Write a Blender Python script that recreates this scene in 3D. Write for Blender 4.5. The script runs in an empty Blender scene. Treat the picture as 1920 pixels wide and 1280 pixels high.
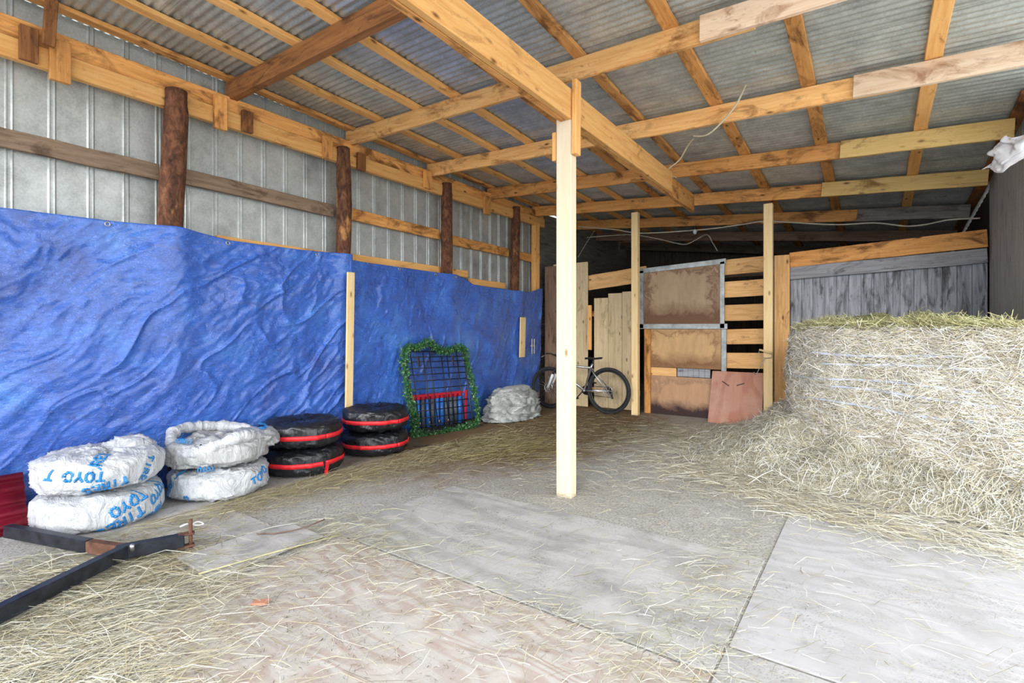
import bpy, bmesh, math, random
import numpy as np
from mathutils import Vector, Matrix
random.seed(7); RNG = np.random.default_rng(11)
S = bpy.context.scene; COL = S.collection
PI = math.pi

# ------------------------------------------------------------------ helpers
def link(o, parent=None):
    COL.objects.link(o)
    if parent is not None: o.parent = parent
    return o
def tag(o, label=None, cat=None, group=None, kind=None):
    if label: o['label'] = label
    if cat: o['category'] = cat
    if group: o['group'] = group
    if kind: o['kind'] = kind
    return o
def empty(name, loc, label, cat, group=None, rz=0):
    o = bpy.data.objects.new(name, None); link(o); o.location = loc; o.rotation_euler = (0, 0, rz)
    o.empty_display_size = .1
    return tag(o, label, cat, group)
def mesh_obj(name, verts, faces, mat, parent=None, smooth=False):
    me = bpy.data.meshes.new(name)
    me.from_pydata([tuple(v) for v in verts], [], [tuple(f) for f in faces]); me.update()
    if smooth: me.polygons.foreach_set('use_smooth', [True]*len(me.polygons))
    o = bpy.data.objects.new(name, me)
    if mat: me.materials.append(mat)
    return link(o, parent)
def bm_obj(name, bm, mat, parent=None, smooth=False):
    me = bpy.data.meshes.new(name); bm.normal_update(); bm.to_mesh(me); bm.free()
    if smooth: me.polygons.foreach_set('use_smooth', [True]*len(me.polygons))
    me.materials.append(mat)
    return link(bpy.data.objects.new(name, me), parent)
def add_box(bm, c, s, R=None, bev=0.0):
    r = bmesh.ops.create_cube(bm, size=1)
    vs = r['verts']
    M = Matrix.Translation(Vector(c)) @ (R.to_4x4() if R is not None else Matrix.Identity(4)) @ Matrix.Diagonal((s[0], s[1], s[2], 1))
    bmesh.ops.transform(bm, matrix=M, verts=vs)
    if bev:
        es = list({e for v in vs for e in v.link_edges})
        bmesh.ops.bevel(bm, geom=es, offset=bev, segments=1, affect='EDGES')
def bar(name, p0, p1, w, t, mat, parent=None, side=None, bev=.004, wob=0.0):
    """board from p0 to p1; local X along it, w across (local Y), t thick (local Z)"""
    p0, p1 = Vector(p0), Vector(p1); d = p1-p0; L = d.length; x = d.normalized()
    z = Vector(side) if side is not None else Vector((0, 0, 1))
    y = z.cross(x)
    if y.length < 1e-4: y = Vector((0, 1, 0)).cross(x)
    y.normalize(); z = x.cross(y)
    n = max(1, int(L/.22)) if wob else 1
    bm = bmesh.new(); rings = []
    for i in range(n+1):
        f = i/n; xx = (f-.5)*L
        dy, dz = (random.uniform(-wob, wob), random.uniform(-wob, wob)) if wob else (0, 0)
        rings.append([bm.verts.new((xx, sy*w/2+dy+(random.uniform(-wob, wob) if wob else 0), sz*t/2+dz)) for sy, sz in ((-1, -1), (1, -1), (1, 1), (-1, 1))])
    for a, b in zip(rings, rings[1:]):
        for k in range(4): bm.faces.new((a[k], a[(k+1) % 4], b[(k+1) % 4], b[k]))
    bm.faces.new(rings[0][::-1]); bm.faces.new(rings[-1])
    bmesh.ops.recalc_face_normals(bm, faces=bm.faces)
    es = [e for e in bm.edges if len(e.link_faces) == 2 and e.calc_face_angle(0) > .8]
    if bev: bmesh.ops.bevel(bm, geom=es, offset=bev, segments=1, affect='EDGES')
    o = bm_obj(name, bm, mat, parent)
    M = Matrix((x, y, z)).transposed().to_4x4(); M.translation = (p0+p1)/2
    o.matrix_local = M
    return o
def box(name, lo, hi, mat, parent=None, bev=.003):
    """axis aligned board, origin at its centre, local X along its longest side"""
    lo, hi = Vector(lo), Vector(hi); c = (lo+hi)/2; s = hi-lo
    ax = max(range(3), key=lambda i: s[i]); e = Vector((0, 0, 0)); e[ax] = s[ax]/2
    if ax == 0: return bar(name, c-e, c+e, s.y, s.z, mat, parent, (0, 0, 1), bev)
    if ax == 1: return bar(name, c-e, c+e, s.x, s.z, mat, parent, (0, 0, 1), bev)
    return bar(name, c-e, c+e, s.y, s.x, mat, parent, (1, 0, 0), bev)
def tube_bm(bm, pts, r, seg=8, closed=False, caps=True):
    pts = [Vector(p) for p in pts]; n = len(pts)
    rr = r if isinstance(r, (list, tuple)) else [r]*n
    rings = []; up = None
    for i, p in enumerate(pts):
        if closed: d = pts[(i+1) % n]-pts[i-1]
        else: d = pts[min(i+1, n-1)]-pts[max(i-1, 0)]
        d.normalize()
        if up is None: up = Vector((0, 0, 1)) if abs(d.z) < .9 else Vector((1, 0, 0))
        a = d.cross(up).normalized(); b = a.cross(d).normalized(); up = b
        rings.append([bm.verts.new(p+a*math.cos(2*PI*k/seg)*rr[i]+b*math.sin(2*PI*k/seg)*rr[i]) for k in range(seg)])
    m = n if closed else n-1
    for i in range(m):
        A, B = rings[i], rings[(i+1) % n]
        for k in range(seg): bm.faces.new((A[k], A[(k+1) % seg], B[(k+1) % seg], B[k]))
    if not closed and caps:
        bm.faces.new(rings[0][::-1]); bm.faces.new(rings[-1])
def tube(name, pts, r, mat, parent=None, seg=8, closed=False):
    bm = bmesh.new(); tube_bm(bm, pts, r, seg, closed); bmesh.ops.recalc_face_normals(bm, faces=bm.faces)
    return bm_obj(name, bm, mat, parent, True)
def smooth_path(pts, n=8):
    pts = [Vector(p) for p in pts]; out = []
    P = [pts[0]]+pts+[pts[-1]]
    for i in range(1, len(P)-2):
        for k in range(n):
            t = k/n; a, b, c, d = P[i-1], P[i], P[i+1], P[i+2]
            out.append(.5*((2*b)+(c-a)*t+(2*a-5*b+4*c-d)*t*t+(3*b-a-3*c+d)*t**3))
    out.append(pts[-1]); return out
def lathe_faces(n, m, closed_v=False):
    F = []
    for j in range(m-1 if not closed_v else m):
        for i in range(n):
            F.append((j*n+i, j*n+(i+1) % n, ((j+1) % m)*n+(i+1) % n, ((j+1) % m)*n+i))
    return F
# vectorised gradient noise
def _h(ix, iy, s):
    v = (ix*374761393 + iy*668265263 + s*974711) & 0x7fffffff
    v = ((v ^ (v >> 13))*1274126177) & 0x7fffffff
    return ((v ^ (v >> 16)) & 0xffff)/65535.0
def vn(x, y, s=0):
    x = np.asarray(x, float); y = np.asarray(y, float)
    ix = np.floor(x).astype(np.int64); iy = np.floor(y).astype(np.int64)
    fx = x-ix; fy = y-iy; fx = fx*fx*fx*(fx*(fx*6-15)+10); fy = fy*fy*fy*(fy*(fy*6-15)+10)
    return ((_h(ix, iy, s)*(1-fx)+_h(ix+1, iy, s)*fx)*(1-fy)+(_h(ix, iy+1, s)*(1-fx)+_h(ix+1, iy+1, s)*fx)*fy)*2-1
def fbm(x, y, s=0, o=4):
    r = 0; a = 1
    for k in range(o): r = r+a*vn(x, y, s+k*17); x = x*2.03+3.1; y = y*2.03-1.7; a *= .5
    return r
def ridge(x, y, s=0): return 1-np.abs(vn(x, y, s))*2

# ------------------------------------------------------------------ materials
def new_mat(name):
    m = bpy.data.materials.new(name); m.use_nodes = True
    nt = m.node_tree; nt.nodes.clear()
    out = nt.nodes.new('ShaderNodeOutputMaterial'); b = nt.nodes.new('ShaderNodeBsdfPrincipled')
    nt.links.new(b.outputs[0], out.inputs[0])
    return m, nt, b
def nd(nt, t, **k):
    n = nt.nodes.new(t)
    for a, v in k.items():
        if a.startswith('i_'):
            n.inputs[a[2:].replace('_', ' ')].default_value = v
        else: setattr(n, a, v)
    return n
def L(nt, a, b): nt.links.new(a, b)
def coords(nt, scale=(1, 1, 1), rand=True, out='Object', rot=(0, 0, 0)):
    tc = nd(nt, 'ShaderNodeTexCoord'); mp = nd(nt, 'ShaderNodeMapping')
    mp.inputs['Scale'].default_value = scale; mp.inputs['Rotation'].default_value = rot
    if rand:
        oi = nd(nt, 'ShaderNodeObjectInfo'); mul = nd(nt, 'ShaderNodeVectorMath', operation='SCALE')
        add = nd(nt, 'ShaderNodeVectorMath', operation='ADD')
        mul.inputs[0].default_value = (37, 91, 53); L(nt, oi.outputs['Random'], mul.inputs['Scale'])
        L(nt, tc.outputs[out], add.inputs[0]); L(nt, mul.outputs[0], add.inputs[1]); L(nt, add.outputs[0], mp.inputs[0])
    else: L(nt, tc.outputs[out], mp.inputs[0])
    return mp.outputs[0]
def noise(nt, vec, scale, detail=4, rough=.55, dist=0):
    n = nd(nt, 'ShaderNodeTexNoise'); n.inputs['Scale'].default_value = scale; n.inputs['Detail'].default_value = detail
    n.inputs['Roughness'].default_value = rough; n.inputs['Distortion'].default_value = dist
    L(nt, vec, n.inputs['Vector']); return n.outputs['Fac']
def ramp(nt, fac, stops, interp='LINEAR'):
    r = nd(nt, 'ShaderNodeValToRGB'); cr = r.color_ramp; cr.interpolation = interp
    while len(cr.elements) < len(stops): cr.elements.new(.5)
    for e, (p, c) in zip(cr.elements, stops):
        e.position = p; e.color = (c, c, c, 1) if not isinstance(c, (tuple, list)) else (*c, 1)
    L(nt, fac, r.inputs[0]); return r.outputs[0]
def mix(nt, fac, a, b, mode='MIX'):
    m = nd(nt, 'ShaderNodeMix', data_type='RGBA', blend_type=mode)
    for s, v in ((m.inputs[0], fac), (m.inputs[6], a), (m.inputs[7], b)):
        if isinstance(v, (int, float)): s.default_value = v
        elif isinstance(v, (tuple, list)): s.default_value = (*v, 1)
        else: L(nt, v, s)
    return m.outputs[2]
def bump(nt, b, h, strength=.3, dist=.01):
    n = nd(nt, 'ShaderNodeBump'); n.inputs['Strength'].default_value = strength; n.inputs['Distance'].default_value = dist
    L(nt, h, n.inputs['Height']); L(nt, n.outputs[0], b.inputs['Normal'])
def wood(name, c1, c2, dark, blotch=.5, knots=1, rough=.7, grain=(1.1, 16, 16), wear=None, bs=(1, 2.6, 2.6)):
    m, nt, b = new_mat(name)
    v = coords(nt, grain); v1 = coords(nt, (1, 1, 1))
    g = noise(nt, v, 2.2, 6, .6, .6)
    col = ramp(nt, g, [(.3, c1), (.62, c2)])
    bl = noise(nt, coords(nt, bs), 2.4, 7, .68, .8)
    col = mix(nt, ramp(nt, bl, [(.68-.22*blotch, 0), (.80-.18*blotch, .85)]), col, dark)
    bl2 = noise(nt, coords(nt, tuple(q*2 for q in bs)), 5, 6, .7, 1.5)
    col = mix(nt, ramp(nt, bl2, [(.60, 0), (.70, .75*blotch)]), col, tuple(x*.8 for x in dark))
    if wear: col = mix(nt, ramp(nt, noise(nt, v1, 1.5, 5, .6), [(.45, 0), (.62, 1)]), col, wear)
    if knots:
        vo = nd(nt, 'ShaderNodeTexVoronoi'); vo.inputs['Scale'].default_value = 1; L(nt, coords(nt, (3.3, 8, 8)), vo.inputs['Vector'])
        k = ramp(nt, vo.outputs['Distance'], [(.05, .9), (.15, 0)])
        col = mix(nt, k, col, tuple(x*.6 for x in dark))
    hs = nd(nt, 'ShaderNodeHueSaturation'); oi = nd(nt, 'ShaderNodeObjectInfo')
    mr = nd(nt, 'ShaderNodeMapRange'); mr.inputs[3].default_value = .8; mr.inputs[4].default_value = 1.15
    L(nt, oi.outputs['Random'], mr.inputs[0]); L(nt, mr.outputs[0], hs.inputs['Value']); L(nt, col, hs.inputs['Color'])
    L(nt, hs.outputs[0], b.inputs['Base Color']); b.inputs['Roughness'].default_value = rough
    b.inputs['Specular IOR Level'].default_value = .25
    bump(nt, b, g, .35, .006); return m
def plain(name, c, rough=.5, metal=0, nz=.15, scale=8, spec=.5, bmp=0):
    m, nt, b = new_mat(name); v = coords(nt)
    n = noise(nt, v, scale, 5, .6)
    lo = tuple(max(0, x*(1-nz*1.6)) for x in c); hi = tuple(min(1, x*(1+nz)) for x in c)
    L(nt, ramp(nt, n, [(.3, lo), (.7, hi)]), b.inputs['Base Color'])
    b.inputs['Roughness'].default_value = rough; b.inputs['Metallic'].default_value = metal; b.inputs['Specular IOR Level'].default_value = spec
    if bmp: bump(nt, b, n, bmp, .01)
    return m
ORANGE = wood('orange_lumber', (.74, .35, .10), (.88, .50, .18), (.26, .09, .02), .5)
ORANGE_D = wood('aged_orange_lumber', (.56, .24, .065), (.74, .37, .12), (.12, .042, .014), .85)
RAFTER = wood('rafter_lumber', (.70, .34, .11), (.85, .51, .21), (.22, .075, .02), .72)
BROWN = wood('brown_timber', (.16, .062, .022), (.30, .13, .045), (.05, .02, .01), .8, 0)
PALE = wood('pale_lumber', (.78, .54, .25), (.86, .66, .36), (.55, .30, .11), .12)
POSTW = wood('pale_post_lumber', (.86, .70, .48), (.93, .79, .58), (.66, .42, .2), .05)
YELLOW = wood('yellow_lumber', (.55, .36, .12), (.66, .47, .19), (.18, .085, .025), .6)
PINK = wood('whitish_lumber', (.62, .42, .27), (.76, .59, .44), (.30, .14, .07), .75)
GREYW = wood('weathered_grey_wood', (.13, .115, .10), (.25, .225, .20), (.06, .045, .035), .7, 0)
GREYB = wood('bluish_grey_wood', (.27, .275, .30), (.44, .45, .49), (.055, .05, .055), .75, 0, grain=(.8, 14, 14))
GIRT = wood('dusty_brown_girt', (.17, .115, .075), (.30, .21, .145), (.07, .04, .025), .7, 0)
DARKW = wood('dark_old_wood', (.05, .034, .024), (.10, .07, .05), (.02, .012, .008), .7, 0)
FENCE = wood('fence_board_wood', (.64, .34, .12), (.82, .50, .22), (.20, .08, .03), .5)
TANB = wood('tan_board_wood', (.52, .40, .23), (.68, .54, .33), (.24, .16, .08), .5)
BARNB = wood('brown_plank_wood', (.15, .09, .06), (.26, .17, .12), (.07, .04, .025), .6)
# bark
def bark():
    m, nt, b = new_mat('log_bark'); v = coords(nt, (1, 1, .55))
    n = noise(nt, v, 16, 8, .7, .5)
    col = ramp(nt, n, [(.34, (.025, .010, .005)), (.5, (.115, .042, .018)), (.66, (.24, .105, .05))])
    n2 = noise(nt, coords(nt, (1, 1, .4)), 5, 4, .6)
    col = mix(nt, ramp(nt, n2, [(.61, 0), (.68, 1)]), col, (.5, .24, .08))
    L(nt, col, b.inputs['Base Color']); b.inputs['Roughness'].default_value = .85
    bump(nt, b, n, .9, .02); return m
BARK = bark()
def tin(name, base, hi, rust=.0, rough=.42, metal=.55, streak=(1, 1, 1)):
    m, nt, b = new_mat(name); v = coords(nt, rand=False)
    n = noise(nt, v, 5, 8, .7); n2 = noise(nt, coords(nt, streak, False), 2.2, 5, .65)
    fine = noise(nt, v, 60, 3, .6)
    col = ramp(nt, n, [(.32, base), (.68, hi)])
    col = mix(nt, ramp(nt, fine, [(.35, 0), (.8, .35)]), col, tuple(min(1, x*1.5) for x in hi))
    col = mix(nt, ramp(nt, n2, [(.56, 0), (.72, .55)]), col, tuple(x*.42 for x in base))
    if rust: col = mix(nt, ramp(nt, noise(nt, v, 2.6, 8, .72, .4), [(.62, 0), (.74, rust)]), col, (.16, .075, .03))
    L(nt, col, b.inputs['Base Color']); b.inputs['Metallic'].default_value = metal
    L(nt, ramp(nt, n, [(.3, rough+.15), (.7, rough-.08)]), b.inputs['Roughness'])
    bump(nt, b, fine, .15, .004); return m
TINW = tin('galvanised_wall_tin', (.34, .36, .35), (.52, .55, .54), .6, .5, .45, (1, 1, .5))
TINR = tin('galvanised_roof_tin', (.30, .32, .31), (.58, .61, .59), .15, .34, .55, (.5, 2, 1))
def floor_mat():
    m, nt, b = new_mat('dusty_dirt_floor'); v = coords(nt, rand=False)
    n = noise(nt, v, 3.5, 9, .7); f = noise(nt, v, 55, 5, .75)
    col = ramp(nt, n, [(.3, (.40, .385, .36)), (.7, (.60, .585, .56))])
    col = mix(nt, ramp(nt, f, [(.38, .9), (.56, 0)]), col, (.25, .23, .20), 'MIX')
    # damp brown patch in the far left corner
    g = nd(nt, 'ShaderNodeTexGradient', gradient_type='SPHERICAL')
    mp = nd(nt, 'ShaderNodeMapping', vector_type='TEXTURE'); tc = nd(nt, 'ShaderNodeTexCoord')
    mp.inputs['Location'].default_value = (-3.9, 6.0, 0); mp.inputs['Scale'].default_value = (2.0, 3.6, 3); L(nt, tc.outputs['Object'], mp.inputs[0]); L(nt, mp.outputs[0], g.inputs[0])
    ma = nd(nt, 'ShaderNodeMath', operation='MULTIPLY_ADD'); L(nt, n, ma.inputs[0]); ma.inputs[1].default_value = .9; ma.inputs[2].default_value = -.42
    ad = nd(nt, 'ShaderNodeMath', operation='ADD'); L(nt, ma.outputs[0], ad.inputs[0]); L(nt, g.outputs['Fac'], ad.inputs[1])
    col = mix(nt, ramp(nt, ad.outputs[0], [(.08, 0), (.42, .92)]), col, (.17, .105, .045))
    L(nt, col, b.inputs['Base Color']); b.inputs['Roughness'].default_value = .95; b.inputs['Specular IOR Level'].default_value = .15
    bump(nt, b, f, .6, .01); return m
FLOORM = floor_mat()
def ply(name, c1, c2, stain, whorl=1.0, rot=0, dust=.5, scale=1.0, bands=9):
    m, nt, b = new_mat(name)
    v = coords(nt, (scale, scale*3.2, 1), True, rot=(0, 0, rot))
    w = nd(nt, 'ShaderNodeTexNoise'); w.inputs['Scale'].default_value = .9; w.inputs['Detail'].default_value = 1.5; w.inputs['Distortion'].default_value = .25
    L(nt, v, w.inputs['Vector'])
    mu = nd(nt, 'ShaderNodeMath', operation='MULTIPLY'); mu.inputs[1].default_value = bands*6.28*whorl; L(nt, w.outputs['Fac'], mu.inputs[0])
    si = nd(nt, 'ShaderNodeMath', operation='SINE'); L(nt, mu.outputs[0], si.inputs[0])
    mr = nd(nt, 'ShaderNodeMapRange'); mr.inputs[1].default_value = -1; L(nt, si.outputs[0], mr.inputs[0])
    st = noise(nt, coords(nt, (1.5*scale, 30, 10), rot=(0, 0, rot)), 2, 5, .6)
    col = mix(nt, ramp(nt, mr.outputs[0], [(.35, 0), (.85, 1)]), c1, c2)
    col = mix(nt, .35, col, ramp(nt, st, [(.35, c2), (.65, c1)]))
    n = noise(nt, coords(nt), 2.0, 8, .7)
    col = mix(nt, ramp(nt, n, [(.5, 0), (.72, .7)]), col, stain)
    n2 = noise(nt, coords(nt), 3.3, 8, .75)
    col = mix(nt, ramp(nt, n2, [(.45, 0), (.62, dust)]), col, (.50, .48, .47))
    sp = noise(nt, coords(nt), 85, 4, .8); mk = nd(nt, 'ShaderNodeMath', operation='MULTIPLY'); L(nt, ramp(nt, sp, [(.36, .8), (.47, 0)]), mk.inputs[0]); L(nt, ramp(nt, noise(nt, coords(nt), 2.6, 5, .6), [(.46, .04), (.64, 1)]), mk.inputs[1])
    col = mix(nt, mk.outputs[0], col, tuple(x*.55 for x in stain))
    sm = noise(nt, coords(nt), 5.5, 6, .7, 1.2); col = mix(nt, ramp(nt, sm, [(.60, 0), (.72, .45)]), col, tuple(x*.6 for x in stain))
    L(nt, col, b.inputs['Base Color']); b.inputs['Roughness'].default_value = .8; b.inputs['Specular IOR Level'].default_value = .2
    bump(nt, b, n2, .2, .006); return m
PLY_R = ply('light_plywood', (.50, .49, .50), (.42, .41, .41), (.33, .32, .31), .9, PI/2, .25)
PLY_G = ply('grey_plywood', (.53, .515, .50), (.38, .365, .355), (.22, .21, .20), .45, 0, .3)
PLY_P = ply('pinkish_plywood', (.58, .55, .51), (.44, .34, .29), (.50, .44, .39), 1.25, 0, .55, 1.6, 7)
def tarp_mat():
    m, nt, b = new_mat('blue_tarp_poly'); v = coords(nt, rand=False)
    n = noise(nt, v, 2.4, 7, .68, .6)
    col = ramp(nt, n, [(.3, (.006, .07, .40)), (.52, (.014, .13, .62)), (.66, (.05, .22, .74)), (.8, (.16, .36, .80))])  # lighter blue stops paint sheen patches into the base colour
    d = noise(nt, coords(nt, (1, .7, 2.6), False), 1.7, 8, .72, .5)
    col = mix(nt, ramp(nt, d, [(.57, 0), (.76, .55)]), col, (.12, .15, .24))
    d2 = noise(nt, coords(nt, (1, 1, 1), False), 22, 3, .6)
    col = mix(nt, ramp(nt, d2, [(.72, 0), (.78, .5)]), col, (.25, .24, .26))
    L(nt, col, b.inputs['Base Color']); L(nt, ramp(nt, noise(nt, v, 6, 5, .6), [(.35, .22), (.65, .42)]), b.inputs['Roughness']); b.inputs['Specular IOR Level'].default_value = 1.0
    b.inputs['Coat Weight'].default_value = .8; b.inputs['Coat Roughness'].default_value = .22
    c = noise(nt, coords(nt, (1, 1, 2.2), False, rot=(.7, 0, 0)), 20, 5, .65, 1.8); c2 = noise(nt, coords(nt, (1, 1, 2), False, rot=(.8, 0, 0)), 5.5, 6, .6, 2.2)
    ad = nd(nt, 'ShaderNodeMath', operation='ADD'); L(nt, c, ad.inputs[0]); L(nt, c2, ad.inputs[1])
    bump(nt, b, ad.outputs[0], .8, .022); return m
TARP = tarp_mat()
def attr_mat(name, rough=.7, sss=0, spec=.3):
    m, nt, b = new_mat(name); a = nd(nt, 'ShaderNodeAttribute', attribute_name='Col'); L(nt, a.outputs['Color'], b.inputs['Base Color'])
    b.inputs['Roughness'].default_value = rough; b.inputs['Specular IOR Level'].default_value = spec
    return m
STRAW = attr_mat('dry_straw')
LEAF = attr_mat('plastic_leaves', .45, 0, .5)
def hay_mat():
    m, nt, b = new_mat('packed_hay'); v = coords(nt, (1, 1, 3), False)
    n = noise(nt, v, 9, 9, .75, 1.5)
    L(nt, ramp(nt, n, [(.3, (.30, .26, .15)), (.52, (.56, .52, .40)), (.72, (.74, .71, .62))]), b.inputs['Base Color'])
    b.inputs['Roughness'].default_value = .9; bump(nt, b, n, 1, .03); return m
HAY = hay_mat()
def bag_mat(name, c):
    m, nt, b = new_mat(name); v = coords(nt)
    n = noise(nt, v, 4, 6, .65)
    L(nt, ramp(nt, n, [(.3, tuple(x*.82 for x in c)), (.65, c)]), b.inputs['Base Color'])
    b.inputs['Roughness'].default_value = .32; b.inputs['Specular IOR Level'].default_value = .5
    n2 = noise(nt, coords(nt, (1, 1, .6)), 7, 6, .6, 2.4); bump(nt, b, n2, 1.0, .045); return m
BAG = bag_mat('white_poly_bag', (.66, .68, .71)); BAGG = bag_mat('greyish_poly_bag', (.52, .53, .53))
PRINT = plain('blue_bag_print', (.03, .25, .62), .4)
def black_cover():
    m, nt, b = new_mat('black_nylon'); v = coords(nt)
    b.inputs['Base Color'].default_value = (.011, .012, .016, 1); b.inputs['Roughness'].default_value = .34; b.inputs['Specular IOR Level'].default_value = .6
    n = noise(nt, coords(nt, (1, 1, .5)), 9, 5, .6, 1.8); bump(nt, b, n, .7, .02); return m
NYLON = black_cover()
REDW = plain('red_webbing', (.80, .022, .03), .5)
BLACKM = plain('black_steel', (.022, .026, .036), .42, .3, .4, 14)
RUST = plain('rusty_steel', (.13, .058, .035), .8, .2, .4, 14)
GRIDM = plain('black_wire', (.012, .014, .02), .4, .2)
REDP = plain('red_plastic', (.55, .012, .03), .35)
BLUEP = plain('blue_tube_plastic', (.03, .17, .62), .3)
DKTUBE = plain('dark_tube_plastic', (.075, .095, .12), .45)
BRASS = plain('copper_fitting', (.75, .45, .35), .35, .6)
GREYT = plain('grey_canvas', (.40, .42, .40), .55, 0, .3, 5, .4, .9)
RUBBER = plain('bike_rubber', (.02, .021, .023), .75, 0, .3, 30)
SILVER = plain('silver_frame', (.50, .50, .49), .28, .8)
WHITEP = plain('white_paint', (.75, .76, .78), .4)
BLACKP = plain('black_plastic', (.015, .015, .017), .5)
STEEL = plain('dull_steel', (.45, .45, .44), .35, .8)
CABLE = plain('off_white_cable', (.62, .57, .46), .6)
ROPE = plain('pale_rope', (.62, .56, .40), .8)
GALV = plain('grey_galvanised_strip', (.42, .45, .45), .5, .3, .25, 9)
REDT = plain('maroon_tin', (.30, .012, .035), .35, .1, .3, 6)
CLOTHW = plain('white_cloth', (.62, .62, .64), .8)
NET = plain('bluish_net_wrap', (.52, .58, .70), .4)
OUT = plain('pale_bounce_ground', (.62, .60, .56), .9, 0, .1, 3)
WORLD, SUN, EXPO = 1.9, 1.05, 1.1
# ------------------------------------------------------------------ camera, light
cam_d = bpy.data.cameras.new('camera'); cam = bpy.data.objects.new('camera', cam_d); link(cam)
cam.location = (0, 0, 1.35); cam.rotation_euler = (PI/2, 0, math.atan2(.577, .816))
cam_d.sensor_width = 36; cam_d.lens = 18; cam_d.shift_y = -25/1920; cam_d.clip_start = .05
S.camera = cam
w = bpy.data.worlds.new('sky'); S.world = w; w.use_nodes = True; nt = w.node_tree; nt.nodes.clear()
wo = nd(nt, 'ShaderNodeOutputWorld'); bg = nd(nt, 'ShaderNodeBackground'); L(nt, bg.outputs[0], wo.inputs[0])
bg.inputs['Color'].default_value = (.90, .95, 1.0, 1); bg.inputs['Strength'].default_value = WORLD
sd = bpy.data.lights.new('sun', 'SUN'); sd.energy = SUN; sd.angle = math.radians(24); sd.color = (1, .97, .93)
so = bpy.data.objects.new('sun', sd); link(so); so.location = (6, -8, 8)
so.rotation_euler = Vector((-.22, .90, -.30)).to_track_quat('-Z', 'Y').to_euler()
S.view_settings.view_transform = 'Standard'; S.view_settings.look = 'None'; S.view_settings.gamma = 1
S.view_settings.use_curve_mapping = False; S.view_settings.exposure = EXPO

# ------------------------------------------------------------------ shell
def ZB(x, y):            # underside of the rafters
    u = (x+4.95)/6.01
    return (3.56-.028*y)*(1-u)+(3.70-.1*y)*u
XL, XR = -5.09, 1.12
def grid_obj(name, fn, nu, nv, mat, smooth=True, parent=None):
    V = [fn(i/nu, j/nv) for j in range(nv+1) for i in range(nu+1)]
    F = [(j*(nu+1)+i, j*(nu+1)+i+1, (j+1)*(nu+1)+i+1, (j+1)*(nu+1)+i) for j in range(nv) for i in range(nu)]
    return mesh_obj(name, V, F, mat, parent, smooth)
fl = mesh_obj('floor', [(-5.2, -2, 0), (1.6, -2, 0), (1.6, 12.2, 0), (-5.2, 12.2, 0), (-5.2, -2, -.2), (1.6, -2, -.2), (1.6, 12.2, -.2), (-5.2, 12.2, -.2)],
     [(0, 1, 2, 3), (7, 6, 5, 4), (0, 4, 5, 1), (1, 5, 6, 2), (2, 6, 7, 3), (3, 7, 4, 0)], FLOORM); tag(fl, kind='structure')
bounce_ground = mesh_obj('ground', [(-30, -40, -.205), (40, -40, -.205), (40, 40, -.205), (-30, 40, -.205)], [(0, 1, 2, 3)], OUT); tag(bounce_ground, kind='structure')  # unseen pale ground, added to bounce daylight up to the ceiling
# ribbed wall sheet: vertical double ribs
def rib_profile(y, p=.235, y0=.917):
    t = ((y-y0) % p+p) % p; d = min(t, p-t)
    r = 0
    for c in (.016,): r = max(r, max(0, 1-abs(d-c)/.008))
    return r*.012
ys = []; y = -1.4
while y < 8.06:
    ys.append(y); y += .006
V = []; F = []
for k, z in enumerate((0, .02, 3.55)):
    for y in ys: V.append((XL+.012+rib_profile(y), y, z if k < 2 else ZB(XL, y)+.217))
n = len(ys)
for k in (0, 1):
    for i in range(n-1): F.append((k*n+i, k*n+i+1, (k+1)*n+i+1, (k+1)*n+i))
wl = mesh_obj('wall_left', V, F, TINW, smooth=False); tag(wl, kind='structure')
so_ = wl.modifiers.new('t', 'SOLIDIFY'); so_.thickness = .012; so_.offset = -1
# roof tin, corrugated, corrugation lines run across (along x)
ys = np.arange(-1.6, 12.2, .0085)
nx = 2; V = []; xs = (-5.3, 1.45)
for x in xs:
    for y in ys:
        q = math.cos(2*PI*y/.068)*.0065
        t = (y % .408)
        if t < .02 or t > .388: q -= .004
        V.append((x, y, ZB(x, y)+.17+.045+.008+q))
n = len(ys); F = [(i, i+1, n+i+1, n+i) for i in range(n-1)]
rf = mesh_obj('ceiling', V, F, TINR, smooth=False); tag(rf, kind='structure')
so_ = rf.modifiers.new('t', 'SOLIDIFY'); so_.thickness = .002; so_.offset = 1
# far dim bay beyond the fence
def planks(name, origin, u, v, nu, L_, w_, mat, thick=.022, gap=.004, kind='structure', topfn=None):
    bm = bmesh.new(); origin = Vector(origin); u = Vector(u); v = Vector(v)
    for i in range(nu):
        a = origin+u*(i*w_+gap/2); ww = w_-gap; Ltop = L_ if topfn is None else topfn(i)
        jit = random.uniform(0, .004); nrm = u.cross(v).normalized()
        P = [a, a+u*ww, a+u*ww+v*Ltop, a+v*Ltop]
        vs = [bm.verts.new(p+nrm*jit) for p in P]+[bm.verts.new(p-nrm*thick) for p in P]
        for f in ((0, 1, 2, 3), (7, 6, 5, 4), (0, 4, 5, 1), (1, 5, 6, 2), (2, 6, 7, 3), (3, 7, 4, 0)): bm.faces.new([vs[k] for k in f])
    o = bm_obj(name, bm, mat); return tag(o, kind=kind) if kind else o
def wmat(name, base, axis, **k):     # grain along world axis
    g = {'y': (14, 1, 14), 'z': (14, 14, .9), 'x': (1, 14, 14)}[axis]; q = {'y': (3, .8, 3), 'z': (5, 5, .9), 'x': (1, 3, 3)}[axis]
    return wood(name, *base, grain=g, bs=q, **k)
GW_Y = wmat('grey_siding_wood', ((.12, .11, .095), (.23, .21, .18), (.05, .04, .03)), 'y', blotch=.6, knots=0)
GW_Z = wmat('grey_vertical_siding', ((.22, .23, .26), (.48, .50, .56), (.05, .048, .055)), 'z', blotch=.85, knots=0)
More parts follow.
